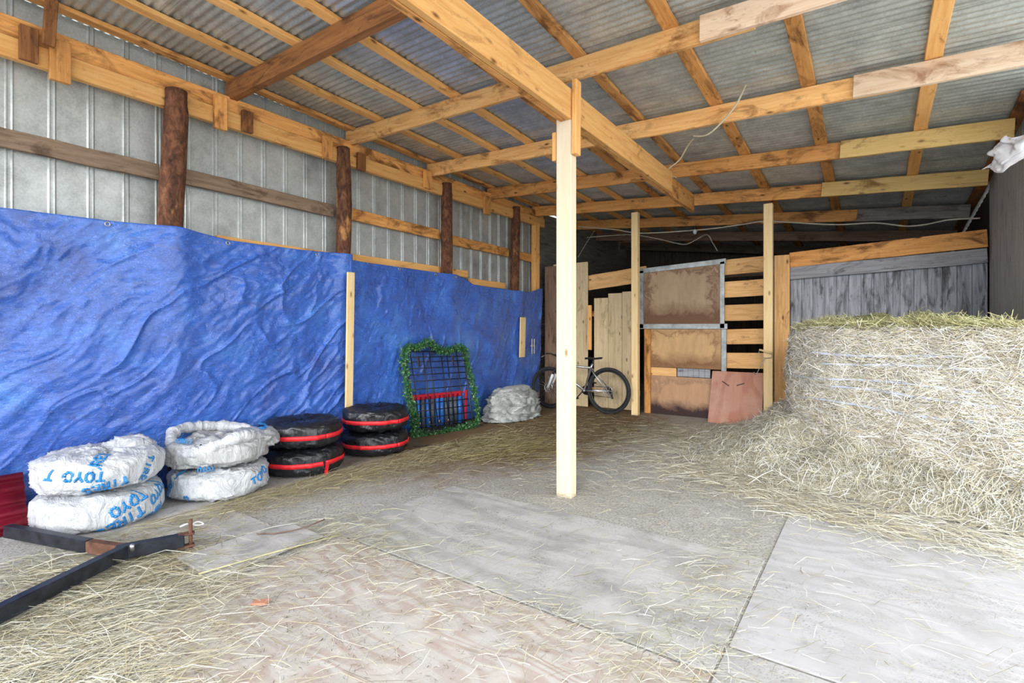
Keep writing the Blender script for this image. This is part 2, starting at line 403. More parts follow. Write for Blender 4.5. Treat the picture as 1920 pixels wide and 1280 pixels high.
GW_Z2 = wmat('grey_side_wall_wood', ((.30, .30, .29), (.46, .46, .45), (.12, .11, .10)), 'z', blotch=.6, knots=0)
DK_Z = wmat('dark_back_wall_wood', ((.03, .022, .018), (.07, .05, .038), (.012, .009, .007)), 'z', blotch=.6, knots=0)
planks('wall_left_far', (-5.045, 8.0, 0), (0, 0, 1), (0, 1, 0), 22, 4.05, .158, GW_Y, gap=.0005)
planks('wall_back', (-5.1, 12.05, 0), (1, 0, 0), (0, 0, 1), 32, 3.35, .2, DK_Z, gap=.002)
planks('wall_right', (XR, 5.75, 0), (0, 1, 0), (0, 0, 1), 13, 3.0, .18, GW_Z2, gap=.003, topfn=lambda i: ZB(XR, 5.75+.18*i+.18)+.20)
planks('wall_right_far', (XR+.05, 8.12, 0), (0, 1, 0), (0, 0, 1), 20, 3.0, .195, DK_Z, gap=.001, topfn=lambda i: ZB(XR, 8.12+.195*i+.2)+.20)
planks('wall_behind_bale', (-.95, 8.06, 0), (1, 0, 0), (0, 0, 1), 15, 2.03, .1353, GW_Z, gap=.004, topfn=lambda i: 2.06+.006*i)

# ------------------------------------------------------------------ roof timbers
ys_r = [1.09, 2.42, 3.75, 5.07, 6.40, 7.70, 9.00, 10.3, 11.6]
names = {2.42: 'dark brown roof rafter with shade in its colour, nearest the camera, ending on the long beam', 3.75: 'orange roof rafter crossing just behind the top of the central post',
  5.07: 'orange roof rafter, second one behind the central post top', 6.40: 'orange roof rafter, third one behind the central post top',
  7.70: 'roof rafter resting on the two slim far posts', 9.0: 'roof rafter just beyond the far posts, white cable beneath it',
  10.3: 'dim roof rafter deep beyond the board fence', 11.6: 'dark roof rafter farthest back under the roof'}
ext = {3.75: (-1.0, PINK, 'pale piece with a bark patch spliced onto the rafter behind the central post top'), 5.07: (-.14, PINK, 'whitish nail-speckled board spliced onto the second rafter behind the central post'),
  6.40: (-.29, YELLOW, 'yellowish knotty board spliced onto the third rafter behind the central post'), 7.70: (-.55, YELLOW, 'yellow-grey board spliced onto the rafter over the far posts'),
  9.0: (-.2, GREYW, 'greyish board spliced onto the rafter just beyond the far posts')}
for y in ys_r:
    if y == 1.09: continue
    x0, x1 = -5.0, 1.03 if y > 5.5 else 1.35
    m = {2.42: BROWN, 10.3: BARNB, 11.6: DARKW}.get(y, RAFTER if y < 6 else ORANGE_D)  # brown on the nearest rafter paints in its underlit shade
    if y == 2.42: x1 = 1.3
    if y in ext: x1 = ext[y][0]+.35
    hh = .172; h2 = hh/2
    if y == 2.42: hh = .19; h2 = .0775+.0001
    o = bar('roof_rafter', (x0, y, ZB(x0, y)+.086), (x1, y, ZB(x1, y)+.086), .042 if y != 2.42 else .075, .170, m, wob=.0025 if y > 3 else 0, side=(0, 0, 1))
    tag(o, names[y], 'rafter', 'roof rafters across the shed')
    if y in ext:
        xa, mm, lb = ext[y]; xb = 1.03 if y > 5.5 else 1.40
        o = bar('rafter_extension', (xa, y-.044, ZB(xa, y)+.082), (xb, y-.044, ZB(xb, y)+.082), .04, .178, mm, wob=.003)
        tag(o, lb, 'rafter', 'spliced rafter boards')
# battens
BX = [(-4.93, 'hugging the tin wall'), (-4.43, 'next in from the tin wall'), (-3.85, 'third out from the tin wall'), (-3.33, 'fourth out from the tin wall'), (-2.74, 'just left of the long beam'),
      (-1.97, 'rough-edged, directly above the long beam'), (-1.22, 'dark-stained, just right of the long beam'), (-.46, 'with dark knots, running above the slatted fence gap'),
      (.37, 'wide orange, above the left half of the hay bale'), (1.05, 'last one, beside the grey side wall')]
for i, (x, lb) in enumerate(BX):
    mt = ORANGE if i in (1, 2, 3, 8) else BROWN if i == 9 else ORANGE_D
    y0 = -1.5 if i < 9 else 5.9
    o = bar('roof_batten', (x, y0, ZB(x, y0)+.172+.019), (x, 12.0, ZB(x, 12.0)+.172+.019), .095 if i < 6 else .11, .038, mt, wob=.003)
    tag(o, 'orange roof batten under the tin, '+lb, 'batten', 'roof battens under the tin')
# long beam on the post: two boards
o = bar('ceiling_beam', (-1.975, -1.2, 3.085+.12), (-1.975, 6.05, 2.955+.12), .05, .24, ORANGE, side=(0, 0, 1)); tag(o, 'long smooth orange beam board resting on the central post', 'beam')
o = bar('ceiling_beam', (-2.03, -1.2, 3.08+.12), (-2.03, 7.15, 2.935+.12), .05, .235, ORANGE_D); tag(o, 'darker inner beam board ending nearer the far posts', 'beam')
# wall plate
def zp(y): return 3.235-.008*y
o = bar('wall_plate', (-4.92, -1.3, zp(-1.3)+.075), (-4.92, 7.95, zp(7.95)+.075), .06, .148, ORANGE); tag(o, 'lower orange plate board along the top of the tin wall', 'wall plate')
o = bar('wall_plate', (-4.94, -1.3, zp(-1.3)+.235), (-4.94, 7.95, zp(7.95)+.20), .05, .15, ORANGE_D); tag(o, 'upper orange plate board tucked under the tin roof', 'wall plate')
blocks = [(.93, 1.03, 3.50, 3.23, BROWN, 'dark cleat left of the big nailed cleat'), (1.09, 1.21, 3.48, 3.15, ORANGE_D, 'large nail-studded orange cleat hanging below the wall plate'), (2.22, 2.33, 3.49, 3.16, ORANGE_D, 'nailed orange cleat just left of the dark rafter end'),
  (2.47, 2.57, 3.44, 3.21, BROWN, 'brown cleat just right of the dark rafter end'), (3.34, 3.45, 3.46, 3.19, ORANGE_D, 'cleat left of the second log post'), (3.79, 3.90, 3.41, 3.18, BROWN, 'cleat right of the second log post'),
  (4.86, 4.99, 3.47, 3.21, ORANGE_D, 'cleat left of the third log post'), (6.14, 6.29, 3.39, 3.10, ORANGE_D, 'cleat between the third and fourth log posts')]
for a, b, zt, zb, m, lb in blocks:
    o = box('wood_cleat', (-4.886, a, zb), (-4.845, b, zt-.03), m); tag(o, lb, 'wood block', 'cleats nailed to the wall plate')
o = bar('wood_strut', (-4.80, 1.07, 3.36), (-4.80, 1.09, 3.70), .07, .04, BROWN, side=(1, 0, 0)); tag(o, 'short brown upright stub beside the large nailed cleat', 'wood block')
# girts
segs = [(-1.2, 1.83, 2.70, GIRT, 'dusty brown wall girt left of the first log post'), (1.93, 3.56, 2.695, GIRT, 'dusty brown wall girt between first and second log posts'),
        (3.64, 5.29, 2.685, ORANGE_D, 'orange wall girt between second and third log posts'), (5.37, 6.96, 2.63, ORANGE_D, 'orange wall girt between third and fourth log posts'), (7.05, 7.95, 2.61, ORANGE_D, 'orange wall girt right of the fourth log post')]
for a, b, z, m, lb in segs:
    o = bar('wall_girt', (-5.0, a, z), (-5.0, b, z-.02), .045, .135, m, wob=.003); tag(o, lb, 'wood rail', 'rails across the tin wall')
for a, b, z, lb in [(2.3, 3.50, 2.165, 'left of the second log post'), (3.74, 5.9, 2.17, 'around the third log post'), (5.95, 6.85, 2.055, 'left of the fourth log post')]:
    o = bar('wall_girt', (-5.0, a, z), (-5.0, b, z-.01), .045, .10, ORANGE, wob=.002); tag(o, 'lower orange rail showing above the tarp, '+lb, 'wood rail', 'rails across the tin wall')
# log posts
def log(y, r, lb, k):
    n = 28; m = 60; V = []
    th = np.linspace(0, 2*PI, n, endpoint=False)
    for j in range(m):
        z = 3.37*j/(m-1); xc = -4.95+.085*z/3.37+.012*math.sin(z*2.1+k); yc = y+.02*math.sin(z*1.7+k*2)
        rr = r*(1.06-.05*z)*(1+.05*fbm(np.cos(th)*2+k*9, np.sin(th)*2+z*3, k*5, 3))
        rr = rr*(1+.10*(z > 3.2)*math.sin(z*9))
        for t, q in zip(th, rr): V.append((xc+math.cos(t)*q, yc+math.sin(t)*q, z))
    F = lathe_faces(n, m)+[tuple(range(n-1, -1, -1)), tuple(range((m-1)*n, m*n))]
    o = mesh_obj('log_post', V, F, BARK, None, True); tag(o, lb, 'post', 'bark-covered log posts on the tin wall')
log(1.89, .100, 'thickest bark-covered log post, left part of the tin wall', 1)
log(3.60, .088, 'bark-covered log post second from the left', 2)
log(5.33, .085, 'bark-covered log post third from the left', 3)
log(7.0, .082, 'bark-covered log post with an orange split strip, nearest the far corner', 4)
o = bar('corner_post', (-4.93, 7.68, 0), (-4.93, 7.70, 3.22), .14, .09, ORANGE, side=(1, 0, 0)); tag(o, 'square orange corner post at the far end of the tarp wall', 'post')
# posts
o = box('support_post', (-2.09, 3.57, 0), (-1.953, 3.66, 3.028), POSTW, None, .006); tag(o, 'pale square post standing free in the middle of the floor', 'post')
o = bar('post_scab', (-1.925, 3.60, 2.72), (-1.925, 3.61, 3.31), .085, .04, ORANGE, side=(1, 0, 0)); tag(o, 'short board nailed to the right of the central post top', 'wood block')
o = bar('post_scab', (-2.112, 3.60, 2.70), (-2.112, 3.60, 2.93), .06, .036, ORANGE, side=(1, 0, 0)); tag(o, 'short board nailed to the left of the central post top', 'wood block')
o = box('support_post', (-3.085, 7.575, 0), (-2.98, 7.665, 3.145), PALE, None, .004); tag(o, 'slim pale post between the bicycle and the framed panel', 'post', 'slim far posts')
o = box('support_post', (-1.215, 7.575, 0), (-1.105, 7.665, 3.02), PALE, None, .004); tag(o, 'slim pale post with the hay hook, right of the slatted gap', 'post', 'slim far posts')
# ------------------------------------------------------------------ fence
Y = 8.0
def slat(x0, x1, z0, z1, s0, s1, m, lb, yy=Y, w='fence_board'):
    o = bar(w, (x0, yy+.02, (z0+z1)/2), (x1, yy+.02, (s0+s1)/2), .036, ((z1-z0)+(s1-s0))/2, m, wob=.002); tag(o, lb, 'board', 'horizontal fence boards'); return o
slat(-4.05, -3.0, 1.995, 2.27, 2.11, 2.345, FENCE, 'wide sloping fence board left of the first slim post')
words = ['top', 'second from top', 'middle', 'fourth from top', 'bottom']
for (a, b, c, d), wd in zip([(2.135, 2.355, 2.15, 2.38), (1.80, 2.035, 1.815, 2.05), (1.455, 1.69, 1.465, 1.70), (1.11, 1.33, 1.125, 1.345), (.76, .985, .77, 1.0)], words):
    slat(-1.86, -1.22, a, b, c, d, FENCE, wd+' slat of the slatted gap beside the framed panel')
slat(-.95, 1.07, 2.195, 2.385, 2.28, 2.50, ORANGE_D, 'long reddish board with black knots above the grey wall', Y-.015)
slat(-.95, 1.07, 2.02, 2.19, 2.105, 2.275, GREYB, 'grey weathered board directly under the long reddish board', Y-.01)
o = box('fence_upright', (-1.135, 7.93, 0), (-.945, 7.975, 2.36), FENCE); tag(o, 'wide brown upright board right of the hay hook post', 'board')
o = box('plywood_board', (-4.70, 7.93, 0), (-4.015, 7.95, 2.49), TANB); tag(o, 'tall grey-brown plywood sheet standing behind the bicycle front', 'board')
o = box('barn_plank', (-4.86, 7.90, 0), (-4.56, 7.925, 2.46), BARNB); tag(o, 'dark brown plank between tarp and central post', 'board')
o = box('wood_stick', (-3.99, 7.86, .98), (-3.92, 7.90, 1.74), ORANGE); tag(o, 'short orange stick above the bicycle saddle', 'board')
rt = empty('board_panel', (-3.55, 7.95, 0), 'panel of pale vertical boards behind the bicycle rear wheel', 'panel')
for a, b, t in [(-3.90, -3.645, 1.86), (-3.64, -3.395, 1.93), (-3.39, -3.10, 1.95)]:
    o = box('board', (a-(-3.55), -.01, .01), (b+3.55, .012, t), TANB, rt)
for z in (.25, 1.55): o = box('cross_rail', (-.40, .012, z), (.45, .045, z+.09), ORANGE_D, rt)
# framed panel
def stained(name, c, stain, grad=.5, edge=1.0, low=1.0):
    m, nt, b = new_mat(name); tc = nd(nt, 'ShaderNodeTexCoord'); sp = nd(nt, 'ShaderNodeSeparateXYZ'); L(nt, tc.outputs['Generated'], sp.inputs[0])
    n = noise(nt, coords(nt), 3.5, 8, .7, .6)
    def m2(op, a, b2):
        q = nd(nt, 'ShaderNodeMath', operation=op)
        for i, v in enumerate((a, b2)):
            if isinstance(v, (int, float)): q.inputs[i].default_value = v
            elif v is not None: L(nt, v, q.inputs[i])
        return q.outputs[0]
    ex = m2('MULTIPLY', m2('ABSOLUTE', m2('SUBTRACT', sp.outputs[0], .5), 0), 2.0)
    ez = m2('MULTIPLY', m2('ABSOLUTE', m2('SUBTRACT', sp.outputs[2], .5), 0), 2.0)
    e = m2('MAXIMUM', ex, ez); e = m2('ADD', e, m2('MULTIPLY', m2('SUBTRACT', n, .5), 1.7))
    lowm = m2('ADD', m2('SUBTRACT', 1.0, sp.outputs[2]), m2('MULTIPLY', m2('SUBTRACT', n, .5), .6))
    col = ramp(nt, noise(nt, coords(nt, (3, 3, .7)), 4, 6, .65), [(.3, tuple(x*.78 for x in c)), (.7, c)])
    ring = ramp(nt, e, [(.66, 0), (.76, edge*.6), (.80, edge), (.86, edge*.55), (1.0, edge*.25)])
    col = mix(nt, ring, col, stain)
    col = mix(nt, ramp(nt, lowm, [(.60, 0), (.86, low)]), col, stain)
    L(nt, col, b.inputs['Base Color']); b.inputs['Roughness'].default_value = .7; bump(nt, b, n, .2, .01)
    return m
PANEL_U = stained('stained_upper_board', (.44, .31, .19), (.15, .065, .03), edge=.85, low=.9)
PANEL_M = stained('stained_middle_board', (.66, .41, .19), (.20, .09, .035), edge=.75, low=.75)
PANEL_L = stained('stained_lower_board', (.58, .34, .19), (.035, .014, .014), edge=.35, low=1.0)
rt = empty('framed_panel', (-2.45, 7.95, 1.37), 'water-stained board in a grey metal frame right of the slim post', 'panel')
def lb_(a, b): return (a[0]+2.45, a[1]-7.95, a[2]-1.37), (b[0]+2.45, b[1]-7.95, b[2]-1.37)
bm = bmesh.new()
def quad_slab(bm, P, y0, y1):
    vs = [bm.verts.new((p[0], y0, p[1])) for p in P]+[bm.verts.new((p[0], y1, p[1])) for p in P]
    for f in ((0, 1, 2, 3), (7, 6, 5, 4), (0, 4, 5, 1), (1, 5, 6, 2), (2, 6, 7, 3), (3, 7, 4, 0)): bm.faces.new([vs[k] for k in f])
quad_slab(bm, [(-.62, .04), (.63, .04), (.63, .93), (-.62, .87)], -.012, 0); bmesh.ops.recalc_face_normals(bm, faces=bm.faces)
bm_obj('panel_board', bm, PANEL_U, rt)
for nm, P in (('frame_rail', [(-.68, -.03), (.70, -.03), (.70, .045), (-.68, .045)]), ('frame_rail', [(-.68, .86), (.68, .925), (.68, 1.0), (-.68, .93)]),
              ('frame_stile', [(-.68, -.02), (-.57, -.02), (-.57, .90), (-.68, .90)]), ('frame_stile', [(.60, -.02), (.66, -.02), (.66, .96), (.60, .95)])):
    bm = bmesh.new(); quad_slab(bm, P, -.035, -.0125); bmesh.ops.recalc_face_normals(bm, faces=bm.faces); bm_obj(nm, bm, GALV, rt)
o = box('wall_panel', (-3.0, 7.94, .735), (-1.84, 7.96, 1.335), PANEL_M); tag(o, 'tan stained board directly below the metal framed panel', 'panel')
o = box('metal_strip', (-1.835, 7.925, .64), (-1.765, 7.955, 1.335), GALV); tag(o, 'narrow grey metal strip right of the tan stained board', 'strip')
o = box('fence_board', (-3.0, 7.945, .60), (-2.50, 7.965, .73), FENCE); tag(o, 'short light board below the tan stained board', 'board', 'horizontal fence boards')
planks('corrugated_strip', (-2.49, 7.96, .605), (1, 0, 0), (0, 0, 1), 6, .125, .082, GREYB, kind=None)
tag(bpy.data.objects['corrugated_strip'], 'bluish grey ribbed strip of siding seen through the fence gap', 'strip')
o = box('wall_panel', (-3.0, 7.94, 0), (-1.7, 7.96, .598), PANEL_L); tag(o, 'lowest reddish board with a black damp line along the floor', 'panel')
o = box('fence_upright', (-3.0, 7.90, 0), (-2.90, 7.935, 1.335), ORANGE_D); tag(o, 'narrow brown upright at the left edge of the stained boards', 'board')
PINKPLY = ply('reddish_plywood', (.52, .28, .20), (.42, .19, .13), (.58, .36, .28), .5, PI/2, .05)
o = bar('plywood_sheet', (-1.60, 7.62, .0), (-1.60, 7.885, .72), .70, .014, PINKPLY, side=(0, -1, .35)); tag(o, 'small reddish plywood offcut leaning below the slatted gap', 'plywood')
for dy, a in ((-.05, -.25), (.15, .4)):
    q = bar('dark_slot', (.20-a*.08, dy-.05, .0085), (.20+a*.08, dy+.05, .0085), .014, .003, DARKW, o, bev=0); q['label'] = 'dark mark on the plywood'
# cross behind-lumber in the far bay
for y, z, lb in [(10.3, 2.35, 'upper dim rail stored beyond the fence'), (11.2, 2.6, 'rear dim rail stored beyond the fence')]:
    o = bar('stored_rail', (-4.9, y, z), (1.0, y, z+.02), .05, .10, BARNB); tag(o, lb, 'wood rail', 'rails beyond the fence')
# ------------------------------------------------------------------ blue tarps
def tarp(name, y0, y1, topfn, seed, diag, label, amp=.05, yend_fold=True):
    nu = int((y1-y0)/.0125); nv = 175
    u = np.linspace(0, 1, nu+1); v = np.linspace(0, 1, nv+1)
    U, Vv = np.meshgrid(u, v); Yc = y0+(y1-y0)*U; top = topfn(Yc); Z = .012+(top-.012)*Vv
    ca, sa = math.cos(diag), math.sin(diag)
    wx = Yc+.10*fbm(Yc*1.2, Z*1.2, seed+3, 3); wz = Z+.10*fbm(Yc*1.2, Z*1.2, seed+7, 3)
    al = wx*ca+wz*sa; ac = -wx*sa+wz*ca
    f1 = .5*fbm(al*.5, ac*1.5, seed, 2)
    f2 = np.clip(ridge(al*.8, ac*3.4, seed+1), 0, 1)**6*np.clip(.5+fbm(al*.9, ac*.9, seed+4, 2), 0, 1)+.5*np.clip(ridge(al*1.6+9, ac*7, seed+6), 0, 1)**5*np.clip(.3+fbm(al*1.3, ac*1.3, seed+8, 2), 0, 1)
    f3 = 1.6*fbm(al*5, ac*14, seed+2, 3)+1.2*np.abs(fbm(al*9, ac*9, seed+12, 2))
    fade = np.clip(Vv*6, 0.1, 1)*np.clip((1-Vv)*9, .25, 1)
    D = (f1*amp+f2*amp*.6)*fade+f3*.0036
    post = 0
    for py in (1.89, 3.60, 5.33, 7.0):
        post = np.maximum(post, np.exp(-((Yc-py)/.16)**2)*.045*np.clip(Vv*1.2, .3, 1))
    X = -4.865+.075*Vv+post+D*(1-.5*post/.045)
    Yd = Yc+.012*fbm(Yc*2, Z*2, seed+9, 2)
    V = np.stack([X, Yd, Z], -1).reshape(-1, 3)
    F = [(j*(nu+1)+i, j*(nu+1)+i+1, (j+1)*(nu+1)+i+1, (j+1)*(nu+1)+i) for j in range(nv) for i in range(nu)]
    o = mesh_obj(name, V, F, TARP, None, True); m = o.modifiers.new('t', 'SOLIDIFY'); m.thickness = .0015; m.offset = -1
    tag(o, label, 'tarp'); return o, (lambda y: X[-1, min(nu, max(0, int((y-y0)/(y1-y0)*nu)))])
def itp(xs, zs): return lambda y: np.interp(y, xs, zs)
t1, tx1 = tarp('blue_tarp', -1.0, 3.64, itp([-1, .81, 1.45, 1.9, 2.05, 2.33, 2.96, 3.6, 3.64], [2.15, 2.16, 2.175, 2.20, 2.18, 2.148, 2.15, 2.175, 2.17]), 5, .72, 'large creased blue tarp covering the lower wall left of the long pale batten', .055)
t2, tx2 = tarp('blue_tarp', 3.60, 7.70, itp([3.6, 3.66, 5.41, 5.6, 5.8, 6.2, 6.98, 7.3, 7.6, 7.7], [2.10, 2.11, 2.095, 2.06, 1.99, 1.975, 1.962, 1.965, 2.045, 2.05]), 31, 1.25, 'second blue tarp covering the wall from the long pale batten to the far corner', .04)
def grommet(t, fx_, y, z):
    pts = [(fx_(y)+.006, y+.016*math.cos(a), z+.016*math.sin(a)) for a in np.linspace(0, 2*PI, 14, endpoint=False)]
    tube('grommet', pts, .0045, STEEL, t, 6, True)
for y, z in ((1.41, 2.145), (2.30, 2.12), (3.22, 2.13)): grommet(t1, tx1, y, z)
for y, z in ((4.35, 2.08), (5.0, 2.07), (5.35, 2.06)): grommet(t2, tx2, y, z)
o = bar('wood_batten', (-4.735, 3.575, .43), (-4.70, 3.575, 1.965), .095, .022, PALE, side=(1, 0, 0)); tag(o, 'long pale batten nailed upright over the seam of the blue tarps', 'batten')
o = bar('wood_batten', (-4.755, 7.01, .87), (-4.735, 7.01, 1.53), .15, .022, PALE, side=(1, 0, 0)); tag(o, 'short pale batten nailed on the blue tarp near the far corner', 'batten')
o = empty('wall_bracket', (-4.79, 7.36, 1.0), 'small grey two-bar bracket beside the short batten on the tarp', 'bracket')
for dy in (-.035, .035): bar('bracket_bar', (.03, dy, -.09), (.03, dy, .17), .022, .012, STEEL, o, side=(1, 0, 0))
bar('bracket_plate', (.018, -.06, .05), (.018, .06, .05), .03, .01, STEEL, o, side=(1, 0, 0))

# ------------------------------------------------------------------ bagged and covered tyres
def sgnpow(x, e): return np.sign(x)*np.abs(x)**e
class Puck:
    def __init__(s, R, H, e=.45, seed=1, amp=.02, dip=.03, kth=2.2, kz=1.6, tilt=0, gather=0, sq=1.0):
        s.R, s.H, s.e, s.seed, s.amp, s.dip, s.kth, s.kz, s.tilt, s.gather, s.sq = R, H, e, seed, amp, dip, kth, kz, tilt, gather, sq
    def pos(s, th, ph, off=0):
        th = np.asarray(th, float); ph = np.asarray(ph, float)
        cx, sx = np.cos(th), np.sin(th)
        a = fbm(cx*s.kth+5, sx*s.kth+ph*s.kz, s.seed, 4)
        b = np.clip(ridge(cx*s.kth*1.7+ph*1.3, sx*s.kth*1.7-ph*.9, s.seed+5), 0, 1)**2
        c_ = np.clip(ridge(cx*s.kth*1.2+sx*s.kth*2.2+ph*.8, ph*1.1*s.kz+cx, s.seed+8), 0, 1)**6
        d = s.amp*(.5*a+.45*b+.5*c_-.3)
        if s.gather: d = d+s.gather*np.sin(th*23+3*fbm(cx*3, sx*3+ph, s.seed+3, 2))*np.clip(np.abs(ph)-.35, 0, 1)
        r = s.R*sgnpow(np.cos(ph), s.e)+d*np.cos(ph)+off*np.cos(ph)
        z = s.H/2+(s.H/2)*sgnpow(np.sin(ph), s.e)+d*np.sin(ph)*.8+off*np.sin(ph)
        z = z-s.dip*np.exp(-(r/(s.R*.45))**2)*(ph > 0)
        z = np.maximum(z+s.tilt*cx*r, .002)
        return np.stack([r*cx, r*sx*s.sq, z], -1)
    def mesh(s, name, mat, parent, n=120, m=56):
        th = np.linspace(0, 2*PI, n, endpoint=False); ph = np.linspace(-PI/2*.985, PI/2*.985, m)
        T, P = np.meshgrid(th, ph); V = s.pos(T, P).reshape(-1, 3)
        F = lathe_faces(n, m)+[tuple(range(n-1, -1, -1)), tuple(range((m-1)*n, m*n))]
        return mesh_obj(name, V, F, mat, parent, True)
    def phi(s, z):
        q = np.clip((np.asarray(z)-s.H/2)/(s.H/2), -.98, .98); return np.arcsin(np.clip(sgnpow(q, 1/s.e), -1, 1))
STK = {'T': [[(0, 1), (.7, 1)], [(.35, 1), (.35, 0)]], 'Y': [[(0, 1), (.35, .5)], [(.7, 1), (.35, .5)], [(.35, .5), (.35, 0)]], 'I': [[(.35, 1), (.35, 0)]],
 'O': [[(.2, 0), (0, .25), (0, .75), (.2, 1), (.5, 1), (.7, .75), (.7, .25), (.5, 0), (.2, 0)]], '-': [[(.15, .5), (.55, .5)]], ' ': [],
 'R': [[(0, 0), (0, 1), (.5, 1), (.66, .76), (.5, .5), (0, .5)], [(.3, .5), (.68, 0)]], 'E': [[(.62, 1), (0, 1), (0, 0), (.62, 0)], [(0, .5), (.5, .5)]],
 'S': [[(.66, .85), (.5, 1), (.15, 1), (0, .78), (.15, .55), (.5, .47), (.68, .25), (.5, 0), (.15, 0), (0, .15)]]}
def lettering(pk, text, th0, z0, h, ang, mat, parent, top=False, lab='blue printed letters'):
    if ' ' in text:
        n_ = len(text); k_ = 0
        for wd_ in text.split(' '):
            mid = (k_+len(wd_)/2-n_/2)*1.02*h; k_ += len(wd_)+1
            o = lettering(pk, wd_, th0+mid*math.cos(ang)/pk.R, z0+mid*math.sin(ang), h, ang, mat, parent, top, lab)
        return o
    V = []; F = []
    ca, sa = math.cos(ang), math.sin(ang); x = 0; wd = .14
    def addq(P):
        k = len(V); V.extend(P); F.append((k, k+1, k+2, k+3))
    for ch in text:
        for st in STK[ch]:
            for (ax, ay), (bx, by) in zip(st, st[1:]):
                d = np.array([bx-ax, by-ay]); Ln = np.hypot(*d); d = d/Ln; nrm = np.array([-d[1], d[0]])*wd
                A = np.array([ax, ay])-d*wd*.8; B = np.array([bx, by])+d*wd*.8; n = max(2, int(Ln/.16))
                for i in range(n):
                    p, q = A+(B-A)*i/n, A+(B-A)*(i+1)/n
                    addq([p-nrm+(x, 0), q-nrm+(x, 0), q+nrm+(x, 0), p+nrm+(x, 0)])
        x += 1.02
    P = np.array(V)*h; P[:, 0] -= x*h/2; P[:, 1] -= h/2
    a = P[:, 0]*ca-P[:, 1]*sa; b = P[:, 0]*sa+P[:, 1]*ca
    if not top:
        W = pk.pos(th0+a/pk.R, pk.phi(z0+b), .0035)
    else:   # on the domed top: th0 is direction, z0 radius
        cx0, cy0 = z0*math.cos(th0), z0*math.sin(th0); dx, dy = -math.sin(th0), math.cos(th0); ex, ey = -math.cos(th0), -math.sin(th0)
        X = cx0+a*dx+b*ex; Yy = cy0+a*dy+b*ey; r = np.clip(np.hypot(X, Yy)/pk.R, .02, .995); W = pk.pos(np.arctan2(Yy, X), np.arccos(r**(1/pk.e)), .004)
    o = mesh_obj('lettering', W, F, mat, parent, True); o['label'] = lab
    m = o.modifiers.new('s', 'SOLIDIFY'); m.thickness = .001; m.offset = 1
    return o
R180 = PI
# stack 1
c1 = (-4.47, 1.27); c2 = (-4.44, 2.07); c3 = (-4.44, 2.84); c4 = (-4.46, 3.72)
rt = empty('bagged_tire', (c1[0], c1[1], 0), 'white bagged tire at the bottom of the leftmost stack, blue letters', 'tire', 'bagged tires by the tarp')
pk = Puck(.375, .245, .42, 3, .02, 0); pk.mesh('plastic_bag', BAG, rt)
lettering(pk, 'TOYO TIRES', math.radians(22), .105, .058, R180+.38, PRINT, rt)
lettering(pk, 'TOYO', math.radians(8), .165, .058, R180+.38, PRINT, rt)
lettering(pk, 'RES', math.radians(40), .042, .050, R180+.35, PRINT, rt)
rt = empty('bagged_tire', (c1[0]+.005, c1[1], .245), 'white bagged tire on top of the leftmost stack, knotted and crumpled', 'tire', 'bagged tires by the tarp')
pk = Puck(.368, .265, .55, 9, .032, .02, 2.0, 1.6); pk.mesh('plastic_bag', BAG, rt)
lettering(pk, 'TOYO T', math.radians(-38), .155, .055, R180-.12, PRINT, rt)
lettering(pk, 'TIRES', math.radians(-12), .062, .052, R180+.2, PRINT, rt)
lettering(pk, 'TIRE', math.radians(30), .12, .046, R180+1.1, PRINT, rt)
lettering(pk, 'RES', math.radians(-14), .27, .055, 1.2, PRINT, rt, top=True)
def lobe(name, c, s, mat, parent, seed, amp=.25, rot=0):
    n, m = 44, 26; th = np.linspace(0, 2*PI, n, endpoint=False); ph = np.linspace(-1.5, 1.5, m); T, P = np.meshgrid(th, ph)
    X, Y_, Z_ = np.cos(T)*np.cos(P), np.sin(T)*np.cos(P), np.sin(P)
    d = 1+amp*(.5*fbm(X*1.7+Z_, Y_*1.7-Z_, seed, 3)+np.clip(ridge(X*2.2+Z_*1.5, Y_*2.2+Z_, seed+4), 0, 1)**2*.7-.2)
    X, Y_, Z_ = X*d*s[0], Y_*d*s[1], Z_*d*s[2]; cr, sr = math.cos(rot), math.sin(rot)
    V = np.stack([c[0]+X*cr-Y_*sr, c[1]+X*sr+Y_*cr, c[2]+Z_], -1).reshape(-1, 3)
    return mesh_obj(name, V, lathe_faces(n, m)+[tuple(range(n-1, -1, -1)), tuple(range((m-1)*n, m*n))], mat, parent, True)
lobe('bag_knot', (.05, -.06, .245), (.12, .07, .035), BAG, rt, 12, .5)
lobe('loose_bag_end', (-.06, .19, .20), (.17, .19, .10), BAG, rt, 15, .3, .3)
# stack 2
rt = empty('bagged_tire', (c2[0], c2[1], 0), 'white bagged tire under the open grey-white bag, second stack', 'tire', 'bagged tires by the tarp')
pk = Puck(.37, .24, .45, 21, .03, 0); pk.mesh('plastic_bag', BAG, rt)
lettering(pk, 'TOYO', math.radians(28), .15, .05, .35, PRINT, rt)
lettering(pk, 'TIRES', math.radians(-92), .13, .05, R180+1.0, PRINT, rt)
lettering(pk, 'S', math.radians(-62), .05, .05, R180, PRINT, rt)
rt = empty('bagged_tire', (c2[0]-.005, c2[1], .24), 'tire in a loosely open greyish-white bag on top of the second stack', 'tire', 'bagged tires by the tarp')
pk = Puck(.375, .235, .55, 27, .042, .05, 1.8, 1.4); pk.mesh('plastic_bag', BAGG, rt)
n = 140
def rimpt(a, i): return (.325*math.cos(a)-.01, .33*math.sin(a), .195+.03*math.sin(a*2+1)+.02*math.cos(a*3)+.055*max(0, -math.cos(a)))
bm = bmesh.new(); pts = [rimpt(2*PI*i/n, i) for i in range(n)]
